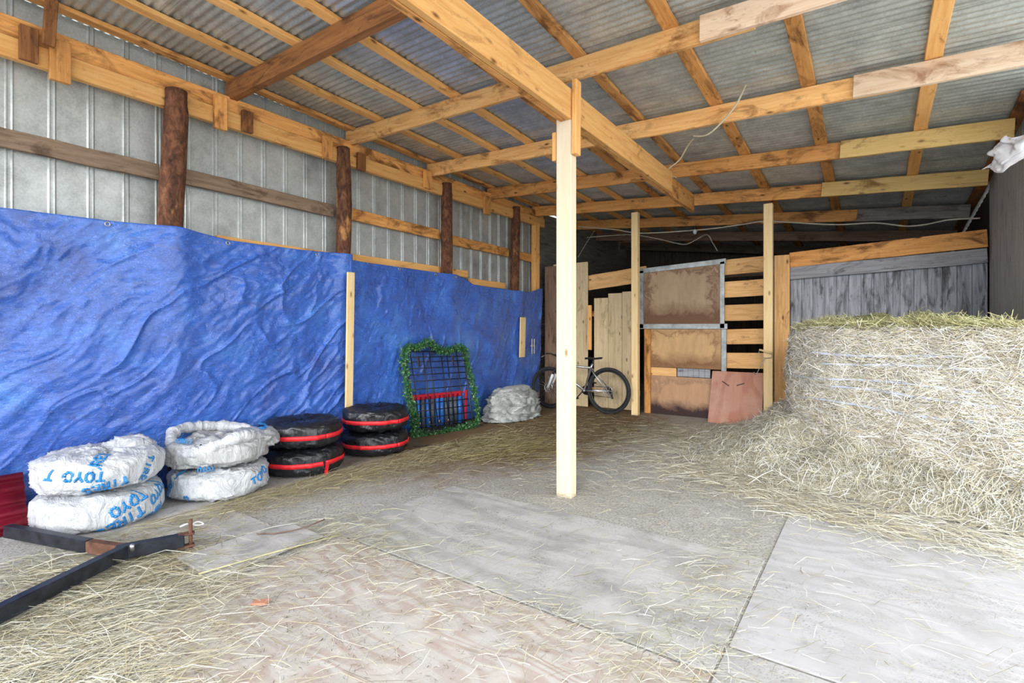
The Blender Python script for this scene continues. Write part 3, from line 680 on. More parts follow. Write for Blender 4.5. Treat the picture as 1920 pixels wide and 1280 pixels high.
tube_bm(bm, pts, [.044+.010*float(vn(i*.31, 0, 5))+.007*float(vn(i*.9, 3, 6)) for i in range(n)], 16, True); bmesh.ops.recalc_face_normals(bm, faces=bm.faces)
bm_obj('rolled_bag_rim', bm, BAG, rt, True)
lobe('bag_flap', (.10, .22, .17), (.20, .21, .085), BAGG, rt, 33, .35, .5)
lobe('bag_flap', (.14, -.02, .16), (.20, .22, .095), BAGG, rt, 36, .35, -.2)
lettering(Puck(.352, .05, .5, 1, 0, 0), 'TOYO TIRES', math.radians(-55), .025, .03, R180, PRINT, rt).location = (-.01, 0, .215)
lettering(Puck(.365, .05, .5, 1, 0, 0), 'TOYO', math.radians(70), .025, .032, R180, PRINT, rt).location = (-.02, 0, .235)
lobe('torn_opening', (.205, -.232, .165), (.055, .035, .045), NYLON, rt, 40, .2, -.8)
# black covered tyres
def strap(pk, z0, hw, parent, th0=0, th1=2*PI, mat=REDW, name='red_strap'):
    n = 120; th = np.linspace(th0, th1, n); V = []; F = []
    for k, dz in enumerate((-hw, hw)):
        V.append(pk.pos(th, pk.phi(np.full(n, z0+dz)), .006))
    V = np.concatenate(V); F = [(i, i+1, n+i+1, n+i) for i in range(n-1)]
    o = mesh_obj(name, V, F, mat, parent, True); o['label'] = 'red webbing strap' if mat is REDW else name
    m = o.modifiers.new('s', 'SOLIDIFY'); m.thickness = .003; m.offset = 1; return o
covs = [(c3, 0, 'black covered tire with red strap at the bottom of the stack beside the white bags', 51, .352), (c3, .245, 'black covered tire with red strap on top of the stack beside the white bags', 57, .348),
        (c4, 0, 'black covered tire with red strap at the bottom of the stack beside the wire grid', 63, .352), (c4, .25, 'black covered tire with red strap on top of the stack beside the wire grid', 69, .350)]
for (c, z, lab, sd_, R_) in covs:
    rt = empty('covered_tire', (c[0], c[1], z), lab, 'tire', 'tires in black covers')
    pk = Puck(R_, .25 if z == 0 else .262, .46, sd_, .022, .03 if z else 0, 2.6, 1.5, gather=.006); pk.mesh('tire_cover', NYLON, rt, 140, 60)
    strap(pk, .12, .020, rt)
    for a in (.35, 1.9, -1.1):
        strap(pk, .125, .105, rt, a, a+.018, BLACKP, 'cover_seam')
    if z == 0:
        a = 0.02 if c is c3 else 1.05
        b0 = pk.pos(a, pk.phi(.125), .02); b1 = pk.pos(a+.02, pk.phi(.02), .03)
        t = bar('strap_tail', b0, b1, .036, .003, REDW, rt, side=(math.cos(a), math.sin(a), 0), bev=0)
        e = Vector(b1); q = bar('strap_end', e+Vector((0, 0, -.004)), e+Vector((.03, .12, -.006)), .034, .003, REDW, rt, bev=0)
        bk = pk.pos(a-.09, pk.phi(.12), .012); bar('strap_buckle', bk-np.array([.012*math.sin(a)*-1, .014, 0]), bk+np.array([0, .014, 0]), .042, .008, BLACKP, rt, side=(1, 0, 0))
        if c is c4:
            tube('strap_cord', smooth_path([e+Vector((.03, .1, .004)), e+Vector((.09, .14, .006)), e+Vector((.13, .24, .005)), e+Vector((.20, .26, .005)), e+Vector((.23, .33, .006))]), .005, BLACKP, rt, 6)

# ------------------------------------------------------------------ wire grid, garland, tubes
A, B, C_, D_ = [Vector(p) for p in ((-4.66, 4.52, .04), (-4.44, 5.36, .04), (-4.66, 5.42, 1.03), (-4.74, 4.42, 1.06))]   # bl br tr tl
def Q(u, v): return (A*(1-u)+B*u)*(1-v)+(D_*(1-u)+C_*u)*v
rt = empty('wire_grid', tuple((A+B)/2), 'black wire grid panel leaning on the blue tarp', 'grid'); base = (A+B)/2
def loc(p): return tuple(Vector(p)-base)
def Q2(u, v, off=0): return loc(Q(u, v)+Vector((.97, -.1, .1))*off)
tube('grid_frame', [Q2(*p) for p in ((0, 0), (.5, 0), (1, 0), (1, .5), (1, 1), (.5, 1), (0, 1), (0, .5))], .011, GRIDM, rt, 6, True)
bm = bmesh.new()
for u in (.07, .27, .38, .58, .68, .86): tube_bm(bm, [Q2(u, 0), Q2(u, 1)], .007, 6)
for v in (.08, .17, .26, .35, .53, .63, .71, .79, .87, .93): tube_bm(bm, [Q2(0, v), Q2(1, v)], .007, 6)
bm_obj('grid_wires', bm, GRIDM, rt, True)
for u in (.17, .76): bar('hanging_hook', Q2(u, .81, .02), Q2(u, .94, .02), .035, .015, BLACKP, rt, side=(1, 0, 0))
# garland
def ribbons(name, P, Dv, length, width, nrm, col, mat, bend=.2, parent=None, seg=2):
    """P centres (N,3), Dv unit directions, nrm approximate face normals"""
    N = len(P); length = np.broadcast_to(length, (N,)); width = np.broadcast_to(width, (N,))
    side = np.cross(Dv, nrm); side /= np.linalg.norm(side, axis=1, keepdims=True)+1e-9
    up = np.cross(side, Dv); bd = RNG.normal(0, bend, (N, 1)); bs = RNG.normal(0, bend, (N, 1))
    VV = []
    for k in range(seg+1):
        t = k/seg-.5; q = (.25-t*t)*4
        c = P+Dv*(t*length[:, None])+(up*np.abs(bd)+side*bs)*(q*length[:, None]*.5)
        w_ = width[:, None]*(.5 if 0 < k < seg else .35)
        VV += [c-side*w_, c+side*w_]
    nvp = 2*(seg+1); V = np.stack(VV, 1).reshape(-1, 3)
    base_ = (np.arange(N)*nvp)[:, None, None]; fq = np.array([[2*k, 2*k+1, 2*k+3, 2*k+2] for k in range(seg)])[None]
    F = (base_+fq).reshape(-1, 4)
    me = bpy.data.meshes.new(name); me.vertices.add(len(V)); me.vertices.foreach_set('co', V.astype(np.float32).ravel())
    me.loops.add(len(F)*4); me.loops.foreach_set('vertex_index', F.astype(np.int32).ravel())
    me.polygons.add(len(F)); me.polygons.foreach_set('loop_start', np.arange(0, len(F)*4, 4, dtype=np.int32)); me.update(calc_edges=True)
    ca = me.color_attributes.new('Col', 'FLOAT_COLOR', 'POINT')
    cc = np.repeat(np.concatenate([col, np.ones((N, 1))], 1), nvp, 0); ca.data.foreach_set('color', cc.astype(np.float32).ravel())
    me.materials.append(mat); return link(bpy.data.objects.new(name, me), parent)
def unit(v): return v/(np.linalg.norm(v, axis=-1, keepdims=True)+1e-9)
g0 = empty('leaf_garland', tuple(base), 'artificial green leaf garland wound around the wire grid', 'garland')
loopc = [(-.04, -.02), (.3, -.04), (.6, -.02), (.9, 0), (1.08, .05), (1.10, .25), (1.08, .5), (1.04, .75), (1.02, .93), (.98, 1.04), (.8, 1.03), (.62, 1.0), (.5, 1.03), (.36, 1.12), (.2, 1.05), (.04, 1.05), (-.04, .96), (-.06, .75), (-.05, .5), (-.03, .3), (.0, .2), (-.02, .1)]
gp = smooth_path([Q2(u, v, .02) for u, v in loopc]+[Q2(-.04, -.02, .02)], 6)
tube('garland_wire', [p for p in gp], .008, plain('dark_green_wire', (.01, .06, .02), .7), g0, 6)
gpn = np.array([tuple(p) for p in gp]); N = 5200
idx = RNG.integers(0, len(gpn), N); thick = .036+.026*np.abs(vn(idx*.11, idx*0, 4))
dv = unit(RNG.normal(0, 1, (N, 3))); P = gpn[idx]+dv*thick[:, None]*RNG.uniform(.3, 1.25, (N, 1))+RNG.normal(0, .008, (N, 3))
P[:, 2] = np.maximum(P[:, 2], -.03)
cg = np.stack([RNG.uniform(.015, .06, N), RNG.uniform(.085, .21, N), RNG.uniform(.02, .07, N)], 1); cg[RNG.random(N) < .15] = (.16, .30, .14)
ribbons('garland_leaves', P, unit(dv+RNG.normal(0, .6, (N, 3))), RNG.uniform(.02, .042, N), RNG.uniform(.010, .018, N), RNG.normal(0, 1, (N, 3)), cg, LEAF, .2, g0)
# tube rack behind the grid
rt = empty('tube_rack', (-4.66, 4.98, 0), 'row of blue and dark tubes with red caps behind the wire grid', 'rack')
dirr = Vector((.26, 1, 0)).normalized()
k = 0
for i in range(11):
    s = -.36+.072*i; p = dirr*s+Vector((-.075, 0, 0))
    m = BLUEP if i in (1, 3, 5, 6, 10) else DKTUBE
    zt = .42
    t = tube('tube', [p+Vector((0, 0, .06)), p+Vector((-.01, 0, zt))], .027, m, rt, 14); t['label'] = 'blue tube' if m is BLUEP else 'dark grey tube'
    c = tube('cap', [p+Vector((0, 0, zt)), p+Vector((-.01, 0, zt+.035)), p+Vector((-.01, 0, zt+.05))], .030, REDP, rt, 12); c['label'] = 'red cap'
    if i in (1, 3, 5, 7): tube('fitting', [p+Vector((.03, 0, .10)), p+Vector((.034, 0, .135))], .009, BRASS, rt, 8)
a0 = dirr*-.39+Vector((-.06, 0, .475)); a1 = dirr*.40+Vector((-.06, 0, .475)); bar('manifold', a0, a1, .03, .035, REDP, rt)
bar('base_tray', dirr*-.40+Vector((-.07, 0, .03)), dirr*.42+Vector((-.07, 0, .03)), .08, .058, BLACKP, rt)
bar('end_bracket', dirr*.43+Vector((-.05, 0, .10)), dirr*.44+Vector((-.05, 0, .50)), .03, .03, REDP, rt, side=(1, 0, 0))

# ------------------------------------------------------------------ crumpled grey cover
def heap():
    n, m = 220, 150; th = np.linspace(0, 2*PI, n, endpoint=False); ph = np.linspace(-.25, 1.52, m); T, P = np.meshgrid(th, ph)
    X, Y_, Z_ = np.cos(T)*np.cos(P)**.6, np.sin(T)*np.cos(P)**.6, np.sin(P)
    q = Z_*3.4+1.1*fbm(X*1.2, Y_*1.2, 5, 3)+.25*fbm(X*5, Y_*5+Z_*4, 6, 3); lay = (1-np.abs((q % 1)*2-1))**.5
    d = 1+.15*lay+.08*fbm(X*2.4+Z_, Y_*2.4-Z_, 8, 3)+.13*np.clip(ridge(X*2.6+Z_*5, Y_*2.6+Z_*3, 14), 0, 1)**5+.07*np.clip(ridge(X*6-Z_*5, Y_*6+Z_*7, 24), 0, 1)**4-.16
    return np.stack([X*d*.30, Y_*d*.56, np.maximum(.003, Z_*.47*(.92+.12*fbm(X*2, Y_*2, 3, 2))+.02*lay)], -1).reshape(-1, 3), lathe_faces(n, m)+[tuple(range((m-1)*n, m*n))]
V, F = heap(); o = mesh_obj('folded_grey_cover', V, F, GREYT, None, True); o.location = (-4.46, 6.33, 0); o.rotation_euler = (0, 0, -.1)
tag(o, 'crumpled heap of grey canvas on the floor between grid and bicycle', 'cover')

# ------------------------------------------------------------------ bicycle
bk = empty('bicycle', (-3.95, 7.42, 0), 'silver mountain bicycle with white fork leaning by the far wall', 'bicycle')
def bp(x, z, y=0): return Vector((x+3.95, y, z))
def wheel(x, r, name):
    w_ = empty(name, (0, 0, 0), None, None); w_.parent = bk; w_.location = bp(x, r)
    circ = lambda R, n=48, y=0: [(R*math.cos(2*PI*i/n), y, R*math.sin(2*PI*i/n)) for i in range(n)]
    tube('tire', circ(r-.027), .027, RUBBER, w_, 10, True)
    bm = bmesh.new(); tube_bm(bm, circ(r-.062), .012, 8, True); bm_obj('rim', bm, BLACKP, w_, True)
    bm = bmesh.new()
    for i in range(28):
        a = 2*PI*i/28; h = a+(.5 if i % 2 else -.5); s = .025 if i % 4 < 2 else -.025
        tube_bm(bm, [(.018*math.cos(h), s, .018*math.sin(h)), ((r-.065)*math.cos(a), 0, (r-.065)*math.sin(a))], .0014, 4)
    bm_obj('spokes', bm, STEEL, w_, True)
    tube('hub', [(0, -.05, 0), (0, .05, 0)], .018, STEEL, w_, 12)
    bm = bmesh.new(); tube_bm(bm, circ(.078, 32, -.035), .006, 6, True)
    for i in range(6):
        a = i*PI/3; tube_bm(bm, [(0, -.035, 0), (.075*math.cos(a), -.035, .075*math.sin(a))], .004, 5)
    bm_obj('brake_rotor', bm, STEEL, w_, True)
    return w_
wr = wheel(-3.395, .368, 'rear_wheel'); wf = wheel(-4.47, .352, 'front_wheel')
tube('cassette', [(0, .03, 0), (0, .036, 0), (0, .055, 0)], [.055, .05, .03], BLACKP, wr, 20)
sc, bb, ax = (-3.70, .715), (-3.815, .345), (-3.395, .368); hd0, hd1 = (-4.335, .64), (-4.29, .77)
bm = bmesh.new()
tube_bm(bm, [bp(*bb), bp(*sc), bp(sc[0]+.03, sc[1]+.07)], .017, 10)
tube_bm(bm, [bp(*sc), bp(hd1[0], hd1[1]-.03)], .019, 10); tube_bm(bm, [bp(*bb), bp(hd0[0], hd0[1]+.03)], .022, 10); tube_bm(bm, [bp(*hd0), bp(*hd1)], .024, 10)
for s in (-.05, .05):
    tube_bm(bm, [bp(*bb, s*.4), bp(bb[0]+.1, bb[1]+.005, s), bp(*ax, s*1.2)], .011, 8); tube_bm(bm, [bp(*sc, s*.3), bp(sc[0]+.07, sc[1]-.08, s), bp(*ax, s*1.2)], .010, 8)
tube_bm(bm, [bp(*bb, -.04), bp(*bb, .04)], .024, 12)
bm_obj('frame', bm, SILVER, bk, True)
bm = bmesh.new()
for s in (-.055, .055): tube_bm(bm, [bp(-4.47, .352, s), bp(-4.40, .52, s), bp(-4.375, .585, s)], [.020, .024, .022], 10)
tube_bm(bm, [bp(-4.405, .53, -.055), bp(-4.405, .545, 0), bp(-4.405, .53, .055)], .014, 8); f = bm_obj('fork_lowers', bm, WHITEP, bk, True); f['label'] = 'white fork legs'
bm = bmesh.new()
for s in (-.055, .055): tube_bm(bm, [bp(-4.375, .585, s), bp(-4.345, .66, s)], .014, 8)
tube_bm(bm, [bp(-4.345, .66, -.06), bp(-4.345, .66, .06)], .02, 8); bm_obj('fork_crown', bm, BLACKP, bk, True)
tube('stem', [bp(*hd1), bp(-4.275, .83), bp(-4.36, .90)], .018, BLACKP, bk, 8)
tube('handlebar', smooth_path([bp(-4.34, .94, -.33), bp(-4.36, .93, -.15), bp(-4.37, .90, 0), bp(-4.36, .93, .15), bp(-4.34, .94, .33)]), .013, BLACKP, bk, 8)
tube('brake_lever', [bp(-4.36, .93, -.2), bp(-4.43, .90, -.24), bp(-4.44, .88, -.3)], .006, STEEL, bk, 6)
tube('seat_post', [bp(sc[0]+.025, sc[1]+.06), bp(-3.655, .84)], .014, BLACKP, bk, 8)
bm = bmesh.new()
prof = [(-.15, .018, .0), (-.10, .022, .004), (-.02, .035, .0), (.05, .062, .004), (.10, .072, .012), (.13, .055, .014)]
rings = []
for x, wd_, zz in prof:
    rings.append([bm.verts.new(bp(-3.65+x, .865+zz+.014*math.sin(a)*(1 if math.sin(a) > 0 else 1.4), wd_*math.cos(a))) for a in np.linspace(0, 2*PI, 12, endpoint=False)])
for a, b in zip(rings, rings[1:]):
    for k in range(12): bm.faces.new((a[k], a[(k+1) % 12], b[(k+1) % 12], b[k]))
bm.faces.new(rings[0]); bm.faces.new(rings[-1][::-1]); bmesh.ops.recalc_face_normals(bm, faces=bm.faces); bm_obj('saddle', bm, BLACKP, bk, True)
for s, d in ((-.075, 1), (.075, -1)):
    tube('crank_arm', [bp(*bb, s*.7), bp(bb[0]-.10*d, bb[1]-.12*d, s)], .010, BLACKP, bk, 8)
    bar('pedal', bp(bb[0]-.10*d-.045, bb[1]-.12*d, s*1.5), bp(bb[0]-.10*d+.045, bb[1]-.12*d, s*1.5), .07, .02, BLACKP, bk)
tube('chainring', [bp(*bb, .045), bp(*bb, .052)], .075, BLACKP, bk, 28)
tube('chain', [bp(bb[0], bb[1]+.072, .05), bp(ax[0], ax[1]+.05, .05), bp(ax[0]+.05, ax[1], .05), bp(ax[0]+.03, ax[1]-.11, .05), bp(bb[0], bb[1]-.072, .05)], .005, BLACKP, bk, 5)
bar('derailleur', bp(ax[0]+.01, ax[1]-.03, .06), bp(ax[0]+.04, ax[1]-.13, .06), .04, .02, BLACKP, bk)

# ------------------------------------------------------------------ left foreground: red tin, tow bar
def redtin():
    V = []; n = 60
    for y in (-.9, .93):
        for k in range(n+1):
            t = k/n; V.append((-4.60-.17*t-(.012*math.sin(t*5*2*PI)), y, .004+.36*t))
    F = [(k, k+1, n+2+k, n+1+k) for k in range(n)]
    o = mesh_obj('corrugated_sheet', V, F, REDT, None, True); m = o.modifiers.new('t', 'SOLIDIFY'); m.thickness = .002
    tag(o, 'maroon corrugated metal sheet leaning on the tarp at the left edge', 'metal sheet')
redtin()
tb = empty('tow_bar', (-3.36, 1.36, 0), 'black V-shaped steel tow bar lying on the straw at left', 'tow bar')
o_ = Vector((-3.36, 1.36, 0))
P1 = [Vector(p)-o_ for p in ((-4.46, .80, .075), (-3.75, 1.02, .075), (-3.50, 1.11, .075))]
bar('side_arm', P1[0], P1[1], .05, .075, BLACKM, tb); r_ = bar('rusty_arm_end', P1[1], P1[2], .05, .07, RUST, tb); r_['label'] = 'rusty brown end of the arm'
P2 = [Vector(p)-o_ for p in ((-3.02, .22, .075), (-3.49, 1.12, .078), (-3.37, 1.37, .085))]
bar('side_arm', P2[0], P2[1], .055, .075, BLACKM, tb); bar('tongue', P2[1]-Vector((.02, .05, 0)), P2[2], .06, .072, BLACKM, tb)
tube('bolt', [Vector((-3.44, 1.13, .09))-o_, Vector((-3.43, 1.125, .125))-o_], .012, STEEL, tb, 8)
tube('hitch_pin', [Vector((-3.36, 1.40, .02))-o_, Vector((-3.36, 1.40, .20))-o_], .011, RUST, tb, 8)
bar('hitch_clevis', Vector((-3.385, 1.34, .115))-o_, Vector((-3.355, 1.42, .115))-o_, .05, .012, RUST, tb); bar('hitch_clevis', Vector((-3.385, 1.34, .045))-o_, Vector((-3.355, 1.42, .045))-o_, .05, .012, RUST, tb)
q = Vector((-3.36, 1.40, .165))-o_
tube('white_tie', smooth_path([q, q+Vector((.01, .035, .012)), q+Vector((.03, .06, -.005)), q+Vector((.01, .03, -.008)), q+Vector((-.01, -.02, .01)), q+Vector((-.02, -.05, .0)), q+Vector((0, -.015, .014))], 5), .0035, WHITEP, tb, 6)

# ------------------------------------------------------------------ floor sheets
def sheet(lo, hi, z, mat, lb, t=.009):
    o = bar('plywood_sheet', (lo[0], (lo[1]+hi[1])/2, z+t/2), (hi[0], (lo[1]+hi[1])/2, z+t/2), hi[1]-lo[1], t, mat, bev=.002); tag(o, lb, 'plywood', 'plywood sheets on the floor'); return o
sheet((-.50, 2.30), (.74, 4.15), .001, PLY_R, 'light plywood floor sheet whose corner meets the hay spill')
sheet((-.505, 1.06), (.70, 2.28), .001, ply('light_plywood_b', (.50, .49, .48), (.41, .40, .39), (.30, .29, .28), .7, .4, .25), 'light plywood floor sheet in the lower right corner')
sheet((-2.93, 2.08), (-.515, 3.27), .001, PLY_G, 'weathered grey plywood floor sheet in front of the central post')
sheet((-2.80, .85), (-.515, 2.06), .001, PLY_P, 'pinkish swirly-grained plywood floor sheet in the foreground')
sheet((-3.30, 1.30), (-2.88, 1.98), .011, PLY_G, 'small grey plywood offcut right of the tow bar tip', .012)
sheet((-4.30, .95), (-3.35, 1.90), .001, PLY_G, 'dusty plywood sheet under the leftmost bagged tires')
# hay hook
hh = empty('hay_hook', (-1.21, 7.56, .98), 'steel hay hook with pale wooden grip hanging on the slim post', 'hay hook')
tube('grip', [(-.05, -.02, .08), (.10, -.03, .04)], .014, PALE, hh, 10)
tube('handle_frame', [(-.05, -.02, .08), (-.055, -.025, .02), (.02, -.02, -.03), (.10, -.025, -.02), (.10, -.03, .04)], .005, STEEL, hh, 6)
tube('hook_shaft', smooth_path([(.02, -.02, -.03), (-.04, -.02, -.15), (-.08, -.02, -.24), (-.10, -.03, -.25), (-.115, -.04, -.22)]), .005, STEEL, hh, 6)
# cables and ropes
def cab(name, pts, r, m, lb, cat='cable'): o = tube(name, smooth_path(pts), r, m, None, 6); tag(o, lb, cat)
cab('hanging_rope', [(-.905, 4.97, 3.62), (-.93, 4.90, 3.50), (-1.02, 4.85, 3.30), (-1.25, 4.95, 3.16), (-1.42, 5.04, 3.20)], .008, ROPE, 'pale rope looping down between the roof rafters, upper piece', 'rope')
cab('hanging_rope', [(-1.58, 5.8, 3.50), (-1.70, 5.85, 3.42), (-1.82, 5.9, 3.28), (-1.98, 5.95, 3.19), (-2.0, 6.37, 3.21)], .008, ROPE, 'pale rope looping down between the roof rafters, lower piece', 'rope')
def fy_(px, py, y):
    c, s = .816497, .57735; X, Z_ = (px-960)/960, (615-py)/960; rx, ry = c*X-s, s*X+c; t = y/ry; return (rx*t, y, 1.35+Z_*t)
cab('electric_cable', [fy_(a, b, 8.9) for a, b in ((1085, 425), (1150, 430), (1205, 437), (1320, 430), (1390, 421), (1440, 415), (1560, 421), (1640, 418), (1700, 424), (1740, 420), (1780, 412), (1838, 409))], .011, CABLE, 'white cable running under the far rafter toward the grey side wall')
cab('electric_cable', [fy_(a, b, 9.6) for a, b in ((1100, 445), (1180, 440), (1230, 447), (1280, 458), (1300, 452), (1325, 440), (1336, 455), (1345, 470))], .009, CABLE, 'white cable drooping in a wave above the framed panel')
cab('twine', [fy_(1115, 432, 8.8), fy_(1100, 455, 8.5), fy_(1084, 482, 8.2)], .004, ROPE, 'thin slanting twine beside the central post', 'rope')
# bulb
bl = empty('light_bulb', fy_(1303, 431, 8.92), 'small clear bulb hanging under the far rafter', 'bulb')
lobe('glass_bulb', (0, 0, -.03), (.035, .035, .045), WHITEP, bl, 2, 0); tube('socket', [(0, 0, .01), (0, 0, .06)], .02, BLACKP, bl, 10)
# cloth at upper right
def cloth():
    n = 40; V = []
    for j in range(n+1):
        for i in range(n+1):
            u, v = i/n, j/n
            V.append((.86+.05*float(fbm(u*3, v*2.5, 61, 3))+.25*u-.10*v, 5.72+.12*v-.22*(u-.5)+.04*math.sin(v*7+u*4), 2.92-.26*v*(1-.4*abs(u-.6))+.02*math.sin(u*9)))
    F = [(j*(n+1)+i, j*(n+1)+i+1, (j+1)*(n+1)+i+1, (j+1)*(n+1)+i) for j in range(n) for i in range(n)]
    o = mesh_obj('hanging_cloth', V, F, CLOTHW, None, True); m = o.modifiers.new('t', 'SOLIDIFY'); m.thickness = .003
    tag(o, 'scrap of pale cloth hanging from the roof at the upper right edge', 'cloth')
cloth()
# ------------------------------------------------------------------ hay
HC = np.array([[.66, .60, .44], [.76, .71, .56], [.58, .51, .34], [.82, .80, .71], [.70, .68, .61], [.42, .37, .25], [.78, .75, .65]])
def haycol(n, tint=(1, 1, 1), dark=0.0):
    c = HC[RNG.integers(0, len(HC), n)]*RNG.uniform(.75, 1.2, (n, 1))*np.array(tint)
    if dark: c = c*(1-dark*RNG.random((n, 1)))
    return np.clip(c, .02, .9)
# bale: rounded footprint, slightly bulging sides
BP = np.array([(-.72, 6.35), (-.62, 5.98), (-.30, 5.66), (.15, 5.40), (.60, 5.16), (.90, 5.02), (1.0, 5.15), (1.02, 5.8), (1.0, 6.6), (.96, 7.3), (.6, 7.6), (.0, 7.62), (-.5, 7.4), (-.70, 6.95)])
def closed_spline(P, n):
    out = []; m = len(P)
    for i in range(m):
        a, b, c, d = P[i-1], P[i], P[(i+1) % m], P[(i+2) % m]
        for k in range(n):
            t = k/n; out.append(.5*((2*b)+(c-a)*t+(2*a-5*b+4*c-d)*t*t+(3*b-a-3*c+d)*t**3))
    return np.array(out)
CON = closed_spline(BP, 10); CC = np.array((.15, 6.35)); nC = len(CON)
def bale_pt(fi, v):    # fi contour index 0..nC, v 0..1 side, 1..2 top
    fi = np.asarray(fi, float); v = np.asarray(v, float)
    i0 = np.floor(fi).astype(int) % nC; t = (fi-np.floor(fi))[..., None]; c = CON[i0]*(1-t)+CON[(i0+1) % nC]*t
    vs = np.clip(v, 0, 1); vt = np.clip(v-1, 0, 1)
    shrink = 1+.035*np.sin(vs*PI)-.05*np.clip(vs-.93, 0, 1)/.07*.6
    bump_ = 1+.02*fbm(fi*.16, vs*7, 71, 4)+.012*fbm(fi*.5, vs*22, 73, 2)
    r = shrink*bump_*(1-vt)
    xy = CC+(c-CC)*np.asarray(r)[..., None]
    z = 1.335*vs+.09*np.sin(vt*PI/2)*(1+.6*fbm(xy[..., 0]*2.5, xy[..., 1]*2.5, 77, 3))
    return np.concatenate([np.minimum(xy[..., :1], 1.055), xy[..., 1:], np.asarray(z)[..., None]], -1)
m = 66; FI, VV_ = np.meshgrid(np.arange(nC), np.concatenate([np.linspace(0, 1, 48), np.linspace(1.03, 1.97, 18)]))
bale = empty('hay_bale', (.15, 6.35, 0), 'huge pale hay bale standing in the right rear corner', 'hay bale')
o = mesh_obj('packed_hay', bale_pt(FI, VV_).reshape(-1, 3)-np.array([.15, 6.35, 0]), lathe_faces(nC, m)+[tuple(range((m-1)*nC, m*nC))], HAY, bale, True)
N = 52000
fi = RNG.uniform(0, nC, N); front = RNG.random(N) < .88; fi = np.where(front, (RNG.uniform(-12, 68, N)) % nC, fi)
v = RNG.uniform(0.0, 1.0, N); topm = RNG.random(N) < .22; v = np.where(topm, 1+RNG.random(N)**1.2*.95, v)
P = bale_pt(fi, v); P2 = bale_pt(fi+.4, v); P3 = bale_pt(fi, v+.01)
tg = unit(P2-P); up = unit(P3-P); nr = unit(np.cross(tg, up)); flip = np.sign((nr*(P-np.array([.15, 6.35, .6]))).sum(1, keepdims=True)); nr = nr*flip
ang = RNG.normal(0, .55, (N, 1))+(RNG.random((N, 1)) < .2)*RNG.uniform(-1.5, 1.5, (N, 1))
ang = np.where(v[:, None] > .9, ang*.9, ang)
Dv = unit(tg*np.cos(ang)+up*np.sin(ang)+nr*RNG.normal(.02, .16, (N, 1)))
P = P+nr*RNG.uniform(.0, .022, (N, 1))
P[:, 0] = np.minimum(P[:, 0], 1.02)
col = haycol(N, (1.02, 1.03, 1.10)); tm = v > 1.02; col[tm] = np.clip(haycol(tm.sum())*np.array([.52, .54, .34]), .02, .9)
ln = RNG.gamma(3.2, .028, N)+.03
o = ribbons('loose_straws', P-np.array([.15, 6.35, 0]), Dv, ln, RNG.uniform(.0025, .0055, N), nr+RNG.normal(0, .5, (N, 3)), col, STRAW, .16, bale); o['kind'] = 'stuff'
# tufts sticking up on the upper edge
N = 2600; fi = RNG.uniform(-6, 62, N) % nC; v = RNG.uniform(.96, 1.5, N); P = bale_pt(fi, v); P[:, 2] += RNG.uniform(0, .05, N)
Dv = unit(np.stack([RNG.normal(-.3, .7, N), RNG.normal(0, .7, N), np.abs(RNG.normal(.25, .3, N))], 1)); col = haycol(N)*np.array([.66, .68, .45])
P[:, 0] = np.minimum(P[:, 0], 1.0)
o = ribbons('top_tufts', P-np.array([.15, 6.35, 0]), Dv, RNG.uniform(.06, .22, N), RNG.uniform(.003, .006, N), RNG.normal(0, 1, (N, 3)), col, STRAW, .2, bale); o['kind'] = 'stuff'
# net wrap strands
for k, (z, a, b) in enumerate([(1.12, 16, 50), (1.03, 18, 56), (.88, 8, 58), (.80, 20, 60), (.66, 12, 40)]):
    f = np.linspace(a, b, 60); P = bale_pt(f, np.full(60, z/1.335)+.012*np.sin(f*.2+k)); c2 = P[:, :2]-np.array([.15, 6.35]); P[:, :2] += unit(c2)*.026
    w_ = .009; V = np.concatenate([P-[0, 0, w_], P+[0, 0, w_]])-np.array([.15, 6.35, 0])
    o = mesh_obj('net_wrap', V, [(i, i+1, 61+i, 60+i) for i in range(59)], NET, bale, True); o['label'] = 'bluish strip of net wrap'
# spill mound height field
def mound(x, y):
    x = np.asarray(x, float); y = np.asarray(y, float)
    # distance outside the bale edge (polyline front/left)
    seg = np.array([(-.45, 7.6), (-.72, 6.6), (-.60, 5.95), (-.25, 5.62), (.2, 5.38), (.95, 5.0)])
    d = np.full(x.shape, 9.); tt = np.zeros(x.shape)
    for i in range(len(seg)-1):
        a, b = seg[i], seg[i+1]; ab = b-a; t = np.clip(((x-a[0])*ab[0]+(y-a[1])*ab[1])/(ab@ab), 0, 1)
        dd = np.hypot(x-a[0]-t*ab[0], y-a[1]-t*ab[1]); m_ = dd < d; d = np.where(m_, dd, d); tt = np.where(m_, (i+t)/(len(seg)-1), tt)
    H0 = np.interp(tt, [0, .25, .5, .75, 1], [.55, .50, .42, .30, .26]); Wd = np.interp(tt, [0, .3, .5, .75, 1], [1.25, 1.35, 1.25, .85, .55])
    h = H0*np.clip(1-d/Wd, 0, 1)**1.9
    return h*(1+.25*fbm(x*2.2, y*2.2, 81, 3))
gx = np.linspace(-2.15, 1.06, 110); gy = np.linspace(4.2, 7.86, 130); GX, GY = np.meshgrid(gx, gy); GZ = mound(GX, GY)+.012*fbm(GX*9, GY*9, 83, 3)*(mound(GX, GY) > .02)-.004
V = np.stack([GX, GY, GZ], -1).reshape(-1, 3); keep = []
nxg = len(gx)
for j in range(len(gy)-1):
    for i in range(nxg-1):
        if GZ[j:j+2, i:i+2].max() > .012: keep.append((j*nxg+i, j*nxg+i+1, (j+1)*nxg+i+1, (j+1)*nxg+i))
pile = empty('hay_pile', (-.9, 5.4, 0), 'loose hay spilled in a slope around the foot of the bale', 'hay')
pile['kind'] = 'stuff'
o_ = np.array([-.9, 5.4, 0]); V[:, 2] = np.maximum(V[:, 2], -.001)
